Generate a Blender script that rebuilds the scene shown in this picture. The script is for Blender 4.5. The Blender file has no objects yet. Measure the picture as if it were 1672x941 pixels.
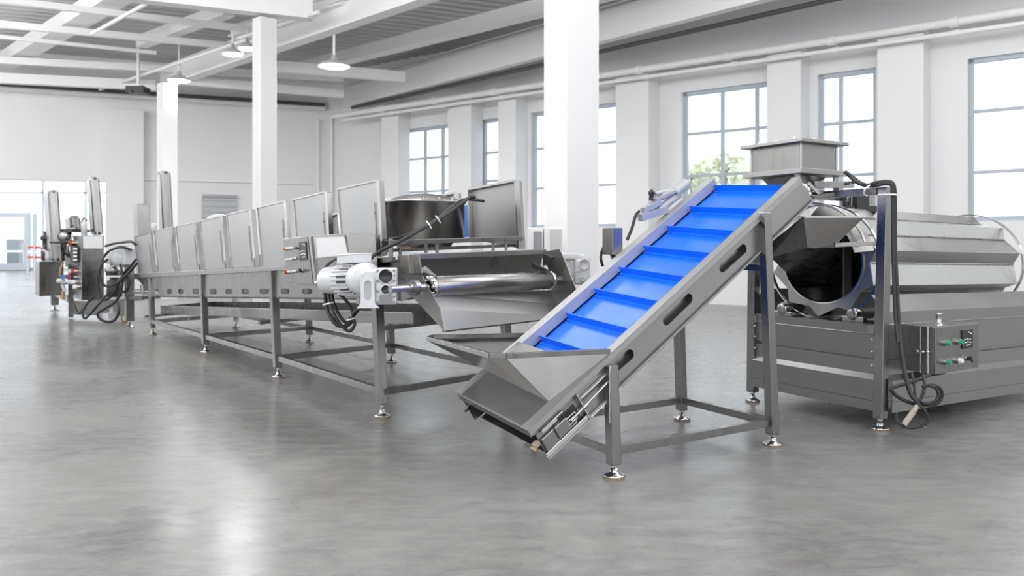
import bpy, bmesh, math, random
from mathutils import Vector as V
from mathutils.geometry import tessellate_polygon
random.seed(7)
C = bpy.context.scene.collection

# ------------------------------------------------------------------ survey helpers (pixel of the 1672x941 photo -> point in the hall)
F, HZ, CH, CX = 1400.0, 400.0, 1.5, 836.0
O = V((0, 0, CH)); UP = V((0, 0, 1))
def ray(px, py=HZ): return V(((px - CX) / F, 1.0, -(py - HZ) / F))
def W(px, py, y): return O + ray(px, py) * y
def Fl(px, py, z=0.0):
    r = ray(px, py); return O + r * ((z - CH) / r.z)
def PL(px, py, P, n):
    r = ray(px, py); return O + r * ((P - O).dot(n) / r.dot(n))
def nrm(v): return v.normalized()
def hv(x, y): return V((x, y, 0)).normalized()

# ------------------------------------------------------------------ mesh builder
class MB:
    def __init__(s): s.v = []; s.f = []; s.sm = []; s.mi = []; s.cur = 0
    def add(s, vs, fs, smooth=False):
        b = len(s.v); s.v += [V(p) for p in vs]
        for f in fs:
            s.f.append([b + i for i in f]); s.sm.append(smooth); s.mi.append(s.cur)
        return s
    def box(s, c, ax, ay, az, hx, hy, hz):
        c = V(c); ax = nrm(V(ax)) * hx; ay = nrm(V(ay)) * hy; az = nrm(V(az)) * hz
        p = [c + ax * i + ay * j + az * k for k in (-1, 1) for j in (-1, 1) for i in (-1, 1)]
        return s.add(p, [(0, 2, 3, 1), (4, 5, 7, 6), (0, 1, 5, 4), (2, 6, 7, 3), (0, 4, 6, 2), (1, 3, 7, 5)])
    def hexa(s, bot, top):
        p = [V(q) for q in bot] + [V(q) for q in top]
        return s.add(p, [(3, 2, 1, 0), (4, 5, 6, 7), (0, 1, 5, 4), (1, 2, 6, 5), (2, 3, 7, 6), (3, 0, 4, 7)])
    def bar(s, a, b, w, h, up=UP):
        a = V(a); b = V(b); d = nrm(b - a); sd = d.cross(V(up))
        if sd.length < 1e-4: sd = d.cross(V((1, 0, 0)))
        sd.normalize(); u = sd.cross(d).normalized()
        return s.box((a + b) / 2, d, sd, u, (b - a).length / 2, w / 2, h / 2)
    def plate(s, outer, holes, vec):
        vec = V(vec); loops = [[V(p) for p in outer]] + [[V(p) for p in q] for q in holes]
        flat = [p for l in loops for p in l]; tris = tessellate_polygon(loops); n = len(flat)
        fs = [tuple(t) for t in tris] + [tuple(i + n for i in reversed(t)) for t in tris]; b = 0
        for l in loops:
            m = len(l)
            for i in range(m): fs.append((b + i, b + (i + 1) % m, b + (i + 1) % m + n, b + i + n))
            b += m
        return s.add(flat + [p + vec for p in flat], fs)
    def prism(s, poly, vec): return s.plate(poly, [], vec)
    def cyl(s, a, b, r, r2=None, seg=24, caps=True):
        a = V(a); b = V(b); r2 = r if r2 is None else r2; d = nrm(b - a)
        x = d.cross(UP); x = x if x.length > 1e-3 else d.cross(V((1, 0, 0))); x.normalize(); y = d.cross(x)
        p = []
        for c, rr in ((a, r), (b, r2)):
            p += [c + (x * math.cos(2 * math.pi * i / seg) + y * math.sin(2 * math.pi * i / seg)) * rr for i in range(seg)]
        s.add(p, [(i, (i + 1) % seg, (i + 1) % seg + seg, i + seg) for i in range(seg)], True)
        if caps:
            s.add(p[:seg], [tuple(reversed(range(seg)))]); s.add(p[seg:], [tuple(range(seg))])
        return s
    def lathe(s, o, d, prof, seg=28):
        o = V(o); d = nrm(V(d)); x = d.cross(UP); x = x if x.length > 1e-3 else d.cross(V((1, 0, 0))); x.normalize(); y = d.cross(x)
        p = []
        for r, t in prof:
            p += [o + d * t + (x * math.cos(2 * math.pi * i / seg) + y * math.sin(2 * math.pi * i / seg)) * max(r, 1e-4) for i in range(seg)]
        fs = []
        for k in range(len(prof) - 1):
            fs += [(k * seg + i, k * seg + (i + 1) % seg, (k + 1) * seg + (i + 1) % seg, (k + 1) * seg + i) for i in range(seg)]
        return s.add(p, fs, True)
    def tube(s, pts, r, seg=8, smooth=True, n=8):
        pts = [V(p) for p in pts]
        if smooth and len(pts) > 2:
            q = [pts[0] * 2 - pts[1]] + pts + [pts[-1] * 2 - pts[-2]]; o = []
            for i in range(1, len(q) - 2):
                for k in range(n):
                    t = k / n; a, b, c, d = q[i - 1:i + 3]
                    o.append(((b * 2) + (c - a) * t + (a * 2 - b * 5 + c * 4 - d) * t * t + (b * 3 - a - c * 3 + d) * t ** 3) * .5)
            pts = o + [pts[-1]]
        x = None; rings = []
        for i, p in enumerate(pts):
            d = nrm(pts[min(i + 1, len(pts) - 1)] - pts[max(i - 1, 0)])
            if x is None:
                x = d.cross(UP); x = x if x.length > 1e-3 else d.cross(V((1, 0, 0)))
            x = x - d * x.dot(d); x.normalize(); y = d.cross(x)
            rings.append([p + (x * math.cos(2 * math.pi * k / seg) + y * math.sin(2 * math.pi * k / seg)) * r for k in range(seg)])
        vs = [q for g in rings for q in g]; fs = []
        for i in range(len(rings) - 1):
            fs += [(i * seg + k, i * seg + (k + 1) % seg, (i + 1) * seg + (k + 1) % seg, (i + 1) * seg + k) for k in range(seg)]
        s.add(vs, fs, True)
        s.add(rings[0], [tuple(reversed(range(seg)))]); return s.add(rings[-1], [tuple(range(seg))])
    def sheet(s, grid, th=None):
        m = len(grid[0]); vs = [p for g in grid for p in g]
        return s.add(vs, [(i * m + j, i * m + j + 1, (i + 1) * m + j + 1, (i + 1) * m + j) for i in range(len(grid) - 1) for j in range(m - 1)])
    def build(s, name, mat, parent=None, bevel=0, label=None, solid=0, recalc=True):
        root = parent
        while root is not None and root.parent is not None: root = root.parent
        if root is not None: L = root.location.copy()
        else:
            L = V((sum(p.x for p in s.v) / len(s.v), sum(p.y for p in s.v) / len(s.v), min(p.z for p in s.v)))
        me = bpy.data.meshes.new(name); me.from_pydata([p - L for p in s.v], [], s.f)
        for p, sm, mi in zip(me.polygons, s.sm, s.mi): p.use_smooth = sm; p.material_index = mi
        for m in (mat if isinstance(mat, (list, tuple)) else [mat]): me.materials.append(m)
        if recalc:
            bm = bmesh.new(); bm.from_mesh(me); bmesh.ops.recalc_face_normals(bm, faces=bm.faces[:]); bm.to_mesh(me); bm.free()
        o = bpy.data.objects.new(name, me); C.objects.link(o)
        if parent is not None: o.parent = parent
        else: o.location = L
        if label: o['label'] = label
        if solid:
            md = o.modifiers.new('solid', 'SOLIDIFY'); md.thickness = solid; md.offset = 0
        if bevel:
            md = o.modifiers.new('bevel', 'BEVEL'); md.width = bevel; md.segments = 2; md.limit_method = 'ANGLE'; md.angle_limit = math.radians(40)
        return o

def thing(name, label, cat, loc, group=None):
    o = bpy.data.objects.new(name, None); C.objects.link(o); o.location = V(loc); o.empty_display_size = .2
    o['label'] = label; o['category'] = cat
    if group: o['group'] = group
    return o
def tag(o, label, cat, group=None):
    o['label'] = label; o['category'] = cat
    if group: o['group'] = group
    return o
def struct(mb, name, mat, **k):
    o = mb.build(name, mat, **k); o['kind'] = 'structure'; return o

# ------------------------------------------------------------------ materials
def mat(name, col, rough=.5, metal=0.0, noise=None, emit=None, spec=None, coat=0, bump=None):
    m = bpy.data.materials.new(name); m.use_nodes = True; nt = m.node_tree; N = nt.nodes; Lk = nt.links
    b = N['Principled BSDF']; b.inputs['Base Color'].default_value = (*col, 1); b.inputs['Roughness'].default_value = rough; b.inputs['Metallic'].default_value = metal
    if spec is not None: b.inputs['Specular IOR Level'].default_value = spec
    if coat: b.inputs['Coat Weight'].default_value = coat
    if emit: b.inputs['Emission Color'].default_value = (*emit[0], 1); b.inputs['Emission Strength'].default_value = emit[1]
    if noise:
        scale, stretch, cv, rv = noise
        tc = N.new('ShaderNodeTexCoord'); mp = N.new('ShaderNodeMapping'); mp.inputs['Scale'].default_value = stretch
        nz = N.new('ShaderNodeTexNoise'); nz.inputs['Scale'].default_value = scale; nz.inputs['Detail'].default_value = 5
        Lk.new(tc.outputs['Object'], mp.inputs['Vector']); Lk.new(mp.outputs['Vector'], nz.inputs['Vector'])
        cr = N.new('ShaderNodeMapRange'); cr.inputs['From Min'].default_value = .3; cr.inputs['From Max'].default_value = .7
        cr.inputs['To Min'].default_value = max(rough - rv, .02); cr.inputs['To Max'].default_value = rough + rv
        Lk.new(nz.outputs['Fac'], cr.inputs['Value']); Lk.new(cr.outputs['Result'], b.inputs['Roughness'])
        mx = N.new('ShaderNodeMix'); mx.data_type = 'RGBA'
        mx.inputs['A'].default_value = (*[c * (1 - cv) for c in col], 1); mx.inputs['B'].default_value = (*[min(1, c * (1 + cv)) for c in col], 1)
        Lk.new(nz.outputs['Fac'], mx.inputs['Factor']); Lk.new(mx.outputs['Result'], b.inputs['Base Color'])
        if bump:
            bp = N.new('ShaderNodeBump'); bp.inputs['Strength'].default_value = bump; bp.inputs['Distance'].default_value = .01
            Lk.new(nz.outputs['Fac'], bp.inputs['Height']); Lk.new(bp.outputs['Normal'], b.inputs['Normal'])
    return m
ST = mat('brushed_steel', (.27, .264, .257), .30, 1, (9, (1, 1, .18), .08, .08))
SH = mat('satin_steel_sheet', (.32, .314, .308), .36, 1, (2, (1, 1, .6), .05, .05))
SG = mat('guide_rail_steel', (.48, .48, .49), .5, .5, (3, (1, 1, 1), .05, .05))
SD = mat('drum_sheet_steel', (.50, .495, .485), .30, 1, (2, (1, 1, 1), .05, .05))
TAN = mat('worn_wood', (.34, .27, .20), .6)
SF = mat('lit_steel_sheet', (.40, .40, .405), .48, .92, (2, (1, 1, .6), .03, .05))  # paler steel copy; light caught by hood fronts, chute and flange put into colour
SP = mat('polished_steel', (.60, .59, .58), .13, 1, (4, (1, 1, 1), .05, .04))
SR = mat('rolled_steel', (.40, .392, .384), .24, 1, (3, (1, 1, .3), .08, .06))
BLUE = mat('blue_belt', (.0, .16, .93), .24, 0, (2, (1, 1, 1), .02, .04))
WPT = mat('white_motor_paint', (.62, .63, .65), .34, 0, (6, (1, 1, 1), .03, .05))
RUB = mat('black_rubber', (.018, .018, .02), .42)
BLK = mat('black_plastic', (.02, .02, .022), .35)
WPL = mat('white_plastic', (.82, .82, .82), .35)
GPN = mat('pale_panel', (.70, .70, .71), .45)
RED = mat('red_plastic', (.6, .03, .02), .35); GRN = mat('green_plastic', (.03, .30, .17), .35); AMB = mat('amber_plastic', (.75, .30, .04), .35)
BLP = mat('blue_plastic', (.03, .17, .55), .35)
BRZ = mat('tan_bearing', (.42, .27, .15), .5)
DK = mat('dark_cast_iron', (.07, .07, .072), .5, .3)
WALL = mat('white_wall_paint', (.80, .80, .805), .7, 0, (1.2, (1, 1, 1), .015, .04))
COLM = mat('white_column_paint', (.79, .79, .795), .55, 0, (1.5, (1, 1, 1), .01, .04))
BEAM = mat('pale_grey_beam_paint', (.84, .84, .845), .5, 0, (1.5, (1, 1, 1), .03, .05))
BEAMW = mat('white_beam_paint', (.86, .86, .86), .5, 0, (1.5, (1, 1, 1), .02, .05))
DECK = mat('grey_roof_deck', (.56, .56, .565), .5, 0, (.6, (1, 1, 1), .08, .05))
WFR = mat('grey_window_frame', (.44, .49, .55), .45)
CBL = mat('dark_cable_tray', (.07, .07, .075), .5)
LAMP = mat('lamp_diffuser', (1, 1, 1), .4, emit=((1, .99, .97), 9))
LSH = mat('lamp_shade_grey', (.55, .55, .56), .4)
BGM = mat('pale_grey_enamel', (.55, .55, .555), .45)
LEAF = mat('washed_out_foliage', (.78, .82, .62), .6)  # green washed pale; glare and haze put into the leaf colour
SCR = mat('transparent_guard', (.75, .80, .88), .15)

def glass():
    m = bpy.data.materials.new('window_glass'); m.use_nodes = True; N = m.node_tree.nodes; Lk = m.node_tree.links
    N.remove(N['Principled BSDF']); t = N.new('ShaderNodeBsdfTransparent'); t.inputs['Color'].default_value = (.95, .97, .985, 1)
    g = N.new('ShaderNodeBsdfGlossy'); g.inputs['Roughness'].default_value = .03; mx = N.new('ShaderNodeMixShader'); mx.inputs['Fac'].default_value = .06
    Lk.new(t.outputs[0], mx.inputs[1]); Lk.new(g.outputs[0], mx.inputs[2]); Lk.new(mx.outputs[0], N['Material Output'].inputs['Surface']); return m
GLS = glass()

def concrete():
    m = bpy.data.materials.new('polished_concrete'); m.use_nodes = True; N = m.node_tree.nodes; Lk = m.node_tree.links; b = N['Principled BSDF']
    tc = N.new('ShaderNodeTexCoord')
    def nz(scale, det, stretch=(1, 1, 1), rough=.55, dist=0):
        mp = N.new('ShaderNodeMapping'); mp.inputs['Scale'].default_value = stretch; n = N.new('ShaderNodeTexNoise')
        n.inputs['Scale'].default_value = scale; n.inputs['Detail'].default_value = det; n.inputs['Roughness'].default_value = rough; n.inputs['Distortion'].default_value = dist
        Lk.new(tc.outputs['Object'], mp.inputs['Vector']); Lk.new(mp.outputs['Vector'], n.inputs['Vector']); return n
    a = nz(.55, 4, dist=.4); c = nz(5.5, 10, (.7, 1.5, 1), .72, .5); d = nz(38, 4)
    r = N.new('ShaderNodeValToRGB'); r.color_ramp.elements[0].position = .37; r.color_ramp.elements[0].color = (.145, .142, .138, 1)
    r.color_ramp.elements[1].position = .63; r.color_ramp.elements[1].color = (.30, .295, .287, 1)
    m1 = N.new('ShaderNodeMath'); m1.operation = 'MULTIPLY_ADD'; m1.inputs[1].default_value = .5
    m2 = N.new('ShaderNodeMath'); m2.operation = 'MULTIPLY_ADD'; m2.inputs[1].default_value = .40
    m3 = N.new('ShaderNodeMath'); m3.operation = 'MULTIPLY'; m3.inputs[1].default_value = .10
    Lk.new(d.outputs['Fac'], m3.inputs[0]); Lk.new(a.outputs['Fac'], m2.inputs[0]); Lk.new(m3.outputs[0], m2.inputs[2])
    Lk.new(c.outputs['Fac'], m1.inputs[0]); Lk.new(m2.outputs[0], m1.inputs[2]); Lk.new(m1.outputs[0], r.inputs['Fac']); Lk.new(r.outputs['Color'], b.inputs['Base Color'])
    mr = N.new('ShaderNodeMapRange'); mr.inputs['From Min'].default_value = .3; mr.inputs['From Max'].default_value = .7; mr.inputs['To Min'].default_value = .21; mr.inputs['To Max'].default_value = .33
    Lk.new(a.outputs['Fac'], mr.inputs['Value']); Lk.new(mr.outputs['Result'], b.inputs['Roughness'])
    bp = N.new('ShaderNodeBump'); bp.inputs['Strength'].default_value = .02; bp.inputs['Distance'].default_value = .02
    Lk.new(c.outputs['Fac'], bp.inputs['Height']); Lk.new(bp.outputs['Normal'], b.inputs['Normal']); b.inputs['Specular IOR Level'].default_value = .75
    return m
CONC = concrete()

# ------------------------------------------------------------------ shared pieces
def foot(parent, p, r=.07, h=.09):
    p = V((p.x, p.y, 0)); m = MB()
    m.cur = 1; m.cyl(p + UP * .001, p + UP * .008, r * .96)
    m.cur = 0; m.lathe(p, UP, [(0, .008), (r, .008), (r, .018), (r * .92, .024), (r * .45, .036), (r * .36, .044), (r * .34, .062), (r * .2, .064), (r * .2, h), (0, h)])
    m.cyl(p + UP * (h * .74), p + UP * (h * .9), r * .34, seg=6)
    return m.build('levelling_foot', [SP, BRZ], parent)
def leg(parent, pb, pt, dx, size, r=.07, z0=.085, name='leg'):
    """square tube from above the levelling foot at pb up to pt"""
    pb = V(pb); pt = V(pt); dx = nrm(V(dx)); dy = UP.cross(dx); s = size / 2
    k = z0 / pt.z; b = pb.lerp(pt, k)
    q = [dx * s + dy * s, -dx * s + dy * s, -dx * s - dy * s, dx * s - dy * s]
    m = MB(); m.hexa([b + i for i in q], [pt + i for i in q]); o = m.build(name, ST, parent, bevel=.007)
    foot(o, pb, r, z0 + .01); return o
def button(parent, p, n, r, mt, name='push_button', l=.02):
    m = MB(); n = nrm(V(n)); m.cur = 0; m.cyl(p, p + n * l * .5, r * 1.25, seg=14); m.cur = 1; m.cyl(p + n * l * .5, p + n * l, r, r * .9, seg=14)
    return m.build(name, [SP, mt], parent)
def display(parent, pts, n, name='display'):
    """black keypad panel (four corners) with small pale keys"""
    n = nrm(V(n)); a, b, c, d = [V(p) for p in pts]; m = MB(); m.prism([a, b, c, d], n * .008); m.cur = 1
    def at(u, v): return a.lerp(b, u).lerp(d.lerp(c, u), v)
    for (u, v) in ((.25, .50), (.5, .48), (.72, .52), (.3, .66), (.52, .64), (.75, .68), (.42, .82), (.66, .8), (.62, .12), (.8, .2)):
        q = [at(u - .07, v - .03) + n * .008, at(u + .07, v - .03) + n * .008, at(u + .07, v + .03) + n * .008, at(u - .07, v + .03) + n * .008]
        m.prism(q, n * .002)
    return m.build(name, [BLK, WPL], parent)
# ================================================================== THE HALL
cam = bpy.data.cameras.new('camera'); co = bpy.data.objects.new('camera', cam); C.objects.link(co); bpy.context.scene.camera = co
co.location = O; co.rotation_euler = (math.pi / 2, 0, 0); cam.sensor_width = 36; cam.lens = 36 * F / 1672; cam.shift_y = (HZ - 470.5) / 1672
cam.clip_end = 300; cam.dof.use_dof = True; cam.dof.focus_distance = 6.6; cam.dof.aperture_fstop = 2.2

RW0 = W(1580, HZ, 18); RWD = hv(-1696 / 1400, 1)                     # right wall: a point, its heading away from the camera
RWN = V((-RWD.y, RWD.x, 0)); RWN = RWN if RWN.dot(-RW0) > 0 else -RWN  # into the hall
def RW(px, py, inset=0): return PL(px, py, RW0 + RWN * inset, RWN)
def rws(px): return (RW(px, HZ) - RW0).dot(RWD)
COR = RW(530, HZ); ZB = CH + (400 - 173) / F * COR.y
BLp = W(0, HZ, (ZB - CH) * F / 261); BWD = nrm(V((COR.x - BLp.x, COR.y - BLp.y, 0))); BWN = V((BWD.y, -BWD.x, 0)); BWN = BWN if BWN.dot(-COR) > 0 else -BWN
def BW(px, py, inset=0): return PL(px, py, COR + BWN * inset, BWN)
TOPZ = 8.6
def flatp(p, z): return V((p.x, p.y, z))

m = MB(); m.add([(-45, -9, 0), (32, -9, 0), (32, 50.5, 0), (-45, 50.5, 0)], [(0, 1, 2, 3)]); struct(m, 'floor', CONC)

# walls beside and behind the camera, with the hall's tall windows
def openwall(name, a, b, inn, wins_):
    d = nrm(b - a); hs = [[a + d * s + UP * 1.1, a + d * (s + w_) + UP * 1.1, a + d * (s + w_) + UP * 6.2, a + d * s + UP * 6.2] for s, w_ in wins_]
    struct(MB().plate([a, b, b + UP * 8.6, a + UP * 8.6], hs, -inn * .35), name, WALL)
openwall('wall_left', V((-31, -9, 0)), V((-31, 50.5, 0)), V((1, 0, 0)), [(3 + 8 * k, 5.5) for k in range(7)])
openwall('wall_front', V((-31, -9, 0)), V((30, -9, 0)), V((0, 1, 0)), [(4 + 9 * k, 5) for k in range(3)])
# right wall with window openings (pane rows at common heights)
WZ = (4.98 + .35, 1.9); zt = CH + 303 / F * 18; zb = 2.0
wins = [(657, 745), (784, 824), (866, 1012), (1113, 1262), (1335, 1430), (1580, 1740)]
tops = [212, 196, 184.5, 151, 122, 96]
trs = [(261, 314.5), (250, 296), (243, 308), (219, 288), (203, 288), (182, 281.6)]
mul = [(689, 718), (), (905, 945), (1175.6, 1232), (1369.5,), (1705,)]
A0 = RW0 - RWD * 32; A1 = COR + RWD * .0
outer = [flatp(A0, 0), flatp(A1, 0), flatp(A1, TOPZ), flatp(A0, TOPZ)]; holes = []
wrect = []
for (a, b), t in zip(wins, tops):
    p = RW(a, t); q = RW(b, HZ); z1 = p.z
    holes.append([flatp(p, zb), flatp(q, zb), flatp(q, z1), flatp(p, z1)]); wrect.append((flatp(p, 0), flatp(q, 0), z1))
for k in range(3):                                                    # the same bays go on past the frame, beside and behind the camera
    p = RW0 - RWD * (7.5 + 6 * k); q = p - RWD * 3.2
    holes.append([flatp(p, zb), flatp(q, zb), flatp(q, 5.4), flatp(p, 5.4)])
struct(MB().plate(outer, holes, -RWN * .35), 'wall_right', WALL)
for i, ((p, q, z1), tr, mu) in enumerate(zip(wrect, trs, mul)):
    back = -RWN * .16; m = MB(); d = RWD * (1 if (q - p).dot(RWD) > 0 else -1); L = (q - p).length
    P = lambda s, z: p + d * s + back + UP * z
    w = .09
    for (s0, s1, za, zc) in ((0, w, zb, z1), (L - w, L, zb, z1), (0, L, z1 - w, z1), (0, L, zb, zb + w)):
        m.box(P((s0 + s1) / 2, (za + zc) / 2), d, RWN, UP, (s1 - s0) / 2, .05, (zc - za) / 2)
    for x in mu:
        s = (RW(x, HZ) - p).dot(d); m.box(P(s, (z1 + zb) / 2), d, RWN, UP, .04, .04, (z1 - zb) / 2 - .01)
    a0 = wins[i][0]
    for y in tr:
        zz = RW(a0, y).z; m.box(P(L / 2, zz), d, RWN, UP, L / 2 - .01, .038, .035)
    o = struct(m, 'window_%d' % (i + 1), WFR)
    g = MB(); g.box(P(L / 2, (z1 + zb) / 2), d, RWN, UP, L / 2 - .03, .004, (z1 - zb) / 2 - .03); g.build('pane', GLS, o)
# pilasters along the right wall
for i, (a, bb, c) in enumerate([(622, 650, 657), (731, 769, 782), (813, 842, 857), (1005, 1059, 1073), (1252, 1307, 1320), (1432, 1508, 1537)]):
    p = RW(a, HZ, .55); q = PL(bb, HZ, RW0 + RWN * .55, RWN)
    m = MB(); m.prism([flatp(p, 0), flatp(q, 0), flatp(q, 0) - RWN * .55, flatp(p, 0) - RWN * .55], UP * (ZB - .55)); struct(m, 'trim_%d' % (i + 1), COLM, bevel=.01)

# back wall: full height beside the corner, a header over the wide opening on the left
jl = BW(172, HZ); hl = BW(-140, HZ); hz = BW(80, 294.5).z
m = MB(); m.prism([flatp(hl, hz), flatp(jl, hz), flatp(jl, 0), flatp(COR, 0), flatp(COR, TOPZ), flatp(hl, TOPZ)], -BWN * .35); struct(m, 'wall_back', WALL)
p0, p1 = BW(172, HZ, .4), BW(235, HZ, .4); m = MB(); m.prism([flatp(p0, 0), flatp(p1, 0), flatp(p1, 0) - BWN * .4, flatp(p0, 0) - BWN * .4], UP * (ZB - .6)); struct(m, 'trim_7', COLM, bevel=.01)
m = MB(); p0, p1 = BW(236, 293, .06), BW(512, 300, .06); m.bar(flatp(p0, p0.z), flatp(p1, p0.z), .12, .05); struct(m, 'trim_8', BEAM)
# grey roller hatch set in the back wall
h0 = thing('roller_hatch', 'grey steel roller hatch high on the white back wall behind the hoods', 'hatch', flatp(BW(330, 352, .05), BW(330, 352).z))
a, b = BW(330, 320, .03), BW(387, 320, .03); zt_, zb_ = a.z, BW(330, 372).z
m = MB(); m.prism([flatp(a, zb_), flatp(b, zb_), flatp(b, zt_), flatp(a, zt_)], BWN * .05); m.build('shutter', mat('grey_shutter', (.5, .51, .53), .5), h0)
m = MB()
for k in range(5): zz = zb_ + (zt_ - zb_) * (k + .7) / 5.5; m.bar(flatp(a, zz) + BWN * .06, flatp(b, zz) + BWN * .06, .03, .03)
m.bar(flatp(a, zt_) + BWN * .07, flatp(b, zt_) + BWN * .07, .1, .1); m.build('slat', mat('grey_slat', (.4, .41, .43), .5), h0)

# far glazed front beyond the opening, with its door
GY = 50.0
def G(px, py, dy=0): return W(px, py, GY + dy)
def gbar(m, x0, y0, x1, y1): a = G(x0, y1); b = G(x1, y0); m.box((a + b) / 2, (1, 0, 0), (0, 1, 0), UP, abs(b.x - a.x) / 2, .06, abs(b.z - a.z) / 2)
m = MB()
for x in (-70, 70, 140, 205): gbar(m, x - 1.2, 250, x + 1.2, 442)
gbar(m, -70, 313.5, 205, 316.5); gbar(m, -70, 250, 205, 254); gbar(m, -70, 437, 205, 442)
o = struct(m, 'window_7', mat('pale_glazing_bar', (.48, .51, .55), .5)); g = MB(); a = G(-70, 442); b = G(205, 252); g.box((a + b) / 2, (1, 0, 0), (0, 1, 0), UP, (b.x - a.x) / 2, .01, (b.z - a.z) / 2 - .02); g.build('pane', GLS, o)
m = MB()
for q in ((-14, 348, -7, 441), (44, 348, 53, 441), (-7, 348, 44, 355), (-7, 430, 44, 441), (58, 350, 63, 441)): gbar(m, *q)
for v in m.v: v.y -= .25
o = struct(m, 'door_1', WFR); g = MB(); a = G(-7, 430, -.25); b = G(44, 355, -.25); g.box((a + b) / 2, (1, 0, 0), (0, 1, 0), UP, (b.x - a.x) / 2, .01, (b.z - a.z) / 2); g.build('pane', GLS, o)
m = MB(); a = G(37, 398, -.45); m.bar(a, a - UP * .9, .05, .05); m.build('handle', SP, o)

# free-standing square columns
def column(pl, pm, pr, y, z, name):
    a = W(pl, HZ, y * 1.012); b = W(pm, HZ, y); d = nrm(b - a); n = V((-d.y, d.x, 0)); n = n if n.y > 0 else -n
    # right face runs back from the near corner until it meets the ray of its right edge
    r = ray(pr); t = (b.x * 1 - b.y * r.x) / (n.y * r.x - n.x) if abs(n.y * r.x - n.x) > 1e-6 else .4
    w = (b - a).length; t = max(.25, min(t, 1.2))
    c = b + n * t; e = a + n * t
    m = MB(); m.prism([flatp(q, 0) for q in (a, b, c, e)], UP * z); k = struct(m, name, COLM, bevel=.006); return k, (a + b + c + e) / 4
def pcol(pl, pm, pr, y, z, name, dirr):
    """column whose two seen faces meet at pixel column pm; left face along dirr, right face square to it"""
    b = W(pm, HZ, y); dl = nrm(V(dirr)); r = ray(pl); t = (b.x - b.y * r.x) / (dl.y * r.x - dl.x); dr = V((-dl.y, dl.x, 0)); dr = dr if dr.y > 0 and dr.x > 0 else -dr
    r = ray(pr); u = (b.x - b.y * r.x) / (dr.y * r.x - dr.x)
    m = MB(); m.prism([flatp(q, 0) for q in (b, b + dl * t, b + dl * t + dr * u, b + dr * u)], UP * z); return struct(m, name, COLM, bevel=.006)
pcol(888, 926, 978, 11, 8.0, 'column', (-1, .55, 0))
pcol(412, 426, 452, 18.5, CH + 374 / F * 18.5, 'column.001', (-1, .9, 0))
pcol(256, 266, 290, 23.6, CH + 266 / F * 23.6, 'column.002', (-1, .9, 0))

# roof deck: corrugated sheet, ridges along the back wall's heading
m = MB(); zc = 7.75; pit = .42; nrow = 92; g = []
start = COR + BWN * 34 - BWD * 2
dn = -BWN
org = COR + BWN * 38 - BWD * 46
row = []
for i in range(nrow):
    for (o_, dz) in ((0, 0), (.16, 0), (.21, .1), (.37, .1)):
        p = org + dn * (i * pit + o_); row.append((p, zc + dz))
lim = lambda p: min(72, (RW0 - RWN * .05 - p).dot(RWN) / BWD.dot(RWN))
g = [[flatp(p, z) for p, z in row], [flatp(p + BWD * lim(p), z) for p, z in row]]
m.sheet(g); struct(m, 'ceiling', DECK, solid=.01)
def zl(px, py, z): return Fl(px, py, z)
def beam(name, a, b, z, w, hgt, mt=BEAM, kind='box', ext=(0, 0)):
    p, q = zl(*a, z), zl(*b, z); d = nrm(q - p); p = p - d * ext[0]; q = q + d * ext[1]; m = MB()
    if kind == 'I':
        m.bar(p + UP * .02, q + UP * .02, w, .04); m.bar(p + UP * hgt, q + UP * hgt, w, .04); m.bar(p + UP * (hgt / 2 + .02), q + UP * (hgt / 2 + .02), .05, hgt - .02)
    else: m.bar(p + UP * hgt / 2, q + UP * hgt / 2, w, hgt)
    return struct(m, name, mt)
# purlins that run with the back wall
beam('ceiling_beam', (204, 0), (435, 25), 6.5, .35, .55, BEAMW, 'I', (0, 1))
for a, b, z, w, hh in [((0, 5), (411, 53), 6.75, .14, .14), ((0, 45), (367, 79), 6.75, .16, .16), ((0, 63), (255, 89), 6.75, .09, .09), ((0, 104), (560, 133), 6.75, .18, .2), ((452, 117), (660, 134), 6.4, .2, .3),
                       ((0, 136), (255, 148), 6.35, .25, .3), ((292, 138), (560, 160), 6.3, .2, .25), ((452, 143), (560, 150), 6.7, .15, .2)]:
    beam('ceiling_beam', a, b, z, w, hh, BEAM, 'box', (14 if a[0] == 0 else 0, 0))
# girders that run towards the far left
for a, b, z, w, hh, k, mt in [((196, 0), (34, 95), 7.0, .55, .35, 'box', BEAM), ((374, 26), (285, 58), 7.0, .3, .3, 'box', BEAM), ((700, 0), (306, 131), 6.4, .34, .6, 'I', BEAMW),
                          ((560, 46), (300, 128), 7.2, .3, .35, 'I', BEAM), ((560, 8), (450, 40), 6.9, .2, .25, 'I', BEAM), ((879, 26), (545, 108), 7.0, .4, .35, 'box', BEAM)]:
    beam('ceiling_beam', a, b, z, w, hh, mt, k, (10 if a[1] == 0 or a[0] == 879 else 0, 2))
for a, b in [((408, 63), (163, 146)), ((520, 20), (390, 62)), ((250, 0), (150, 55))]:
    p, q = zl(*a, 6.55), zl(*b, 6.55); struct(MB().cyl(p, q, .045, seg=10), 'ceiling_conduit', BEAMW)
for a, b in [((1300, 62), (978, 14)), ((1180, 12), (978, 38)), ((1080, 8), (940, -10))]:
    p, q = zl(a[0], a[1] - 20, 7.3), zl(b[0], b[1] - 6, 7.3)
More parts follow.
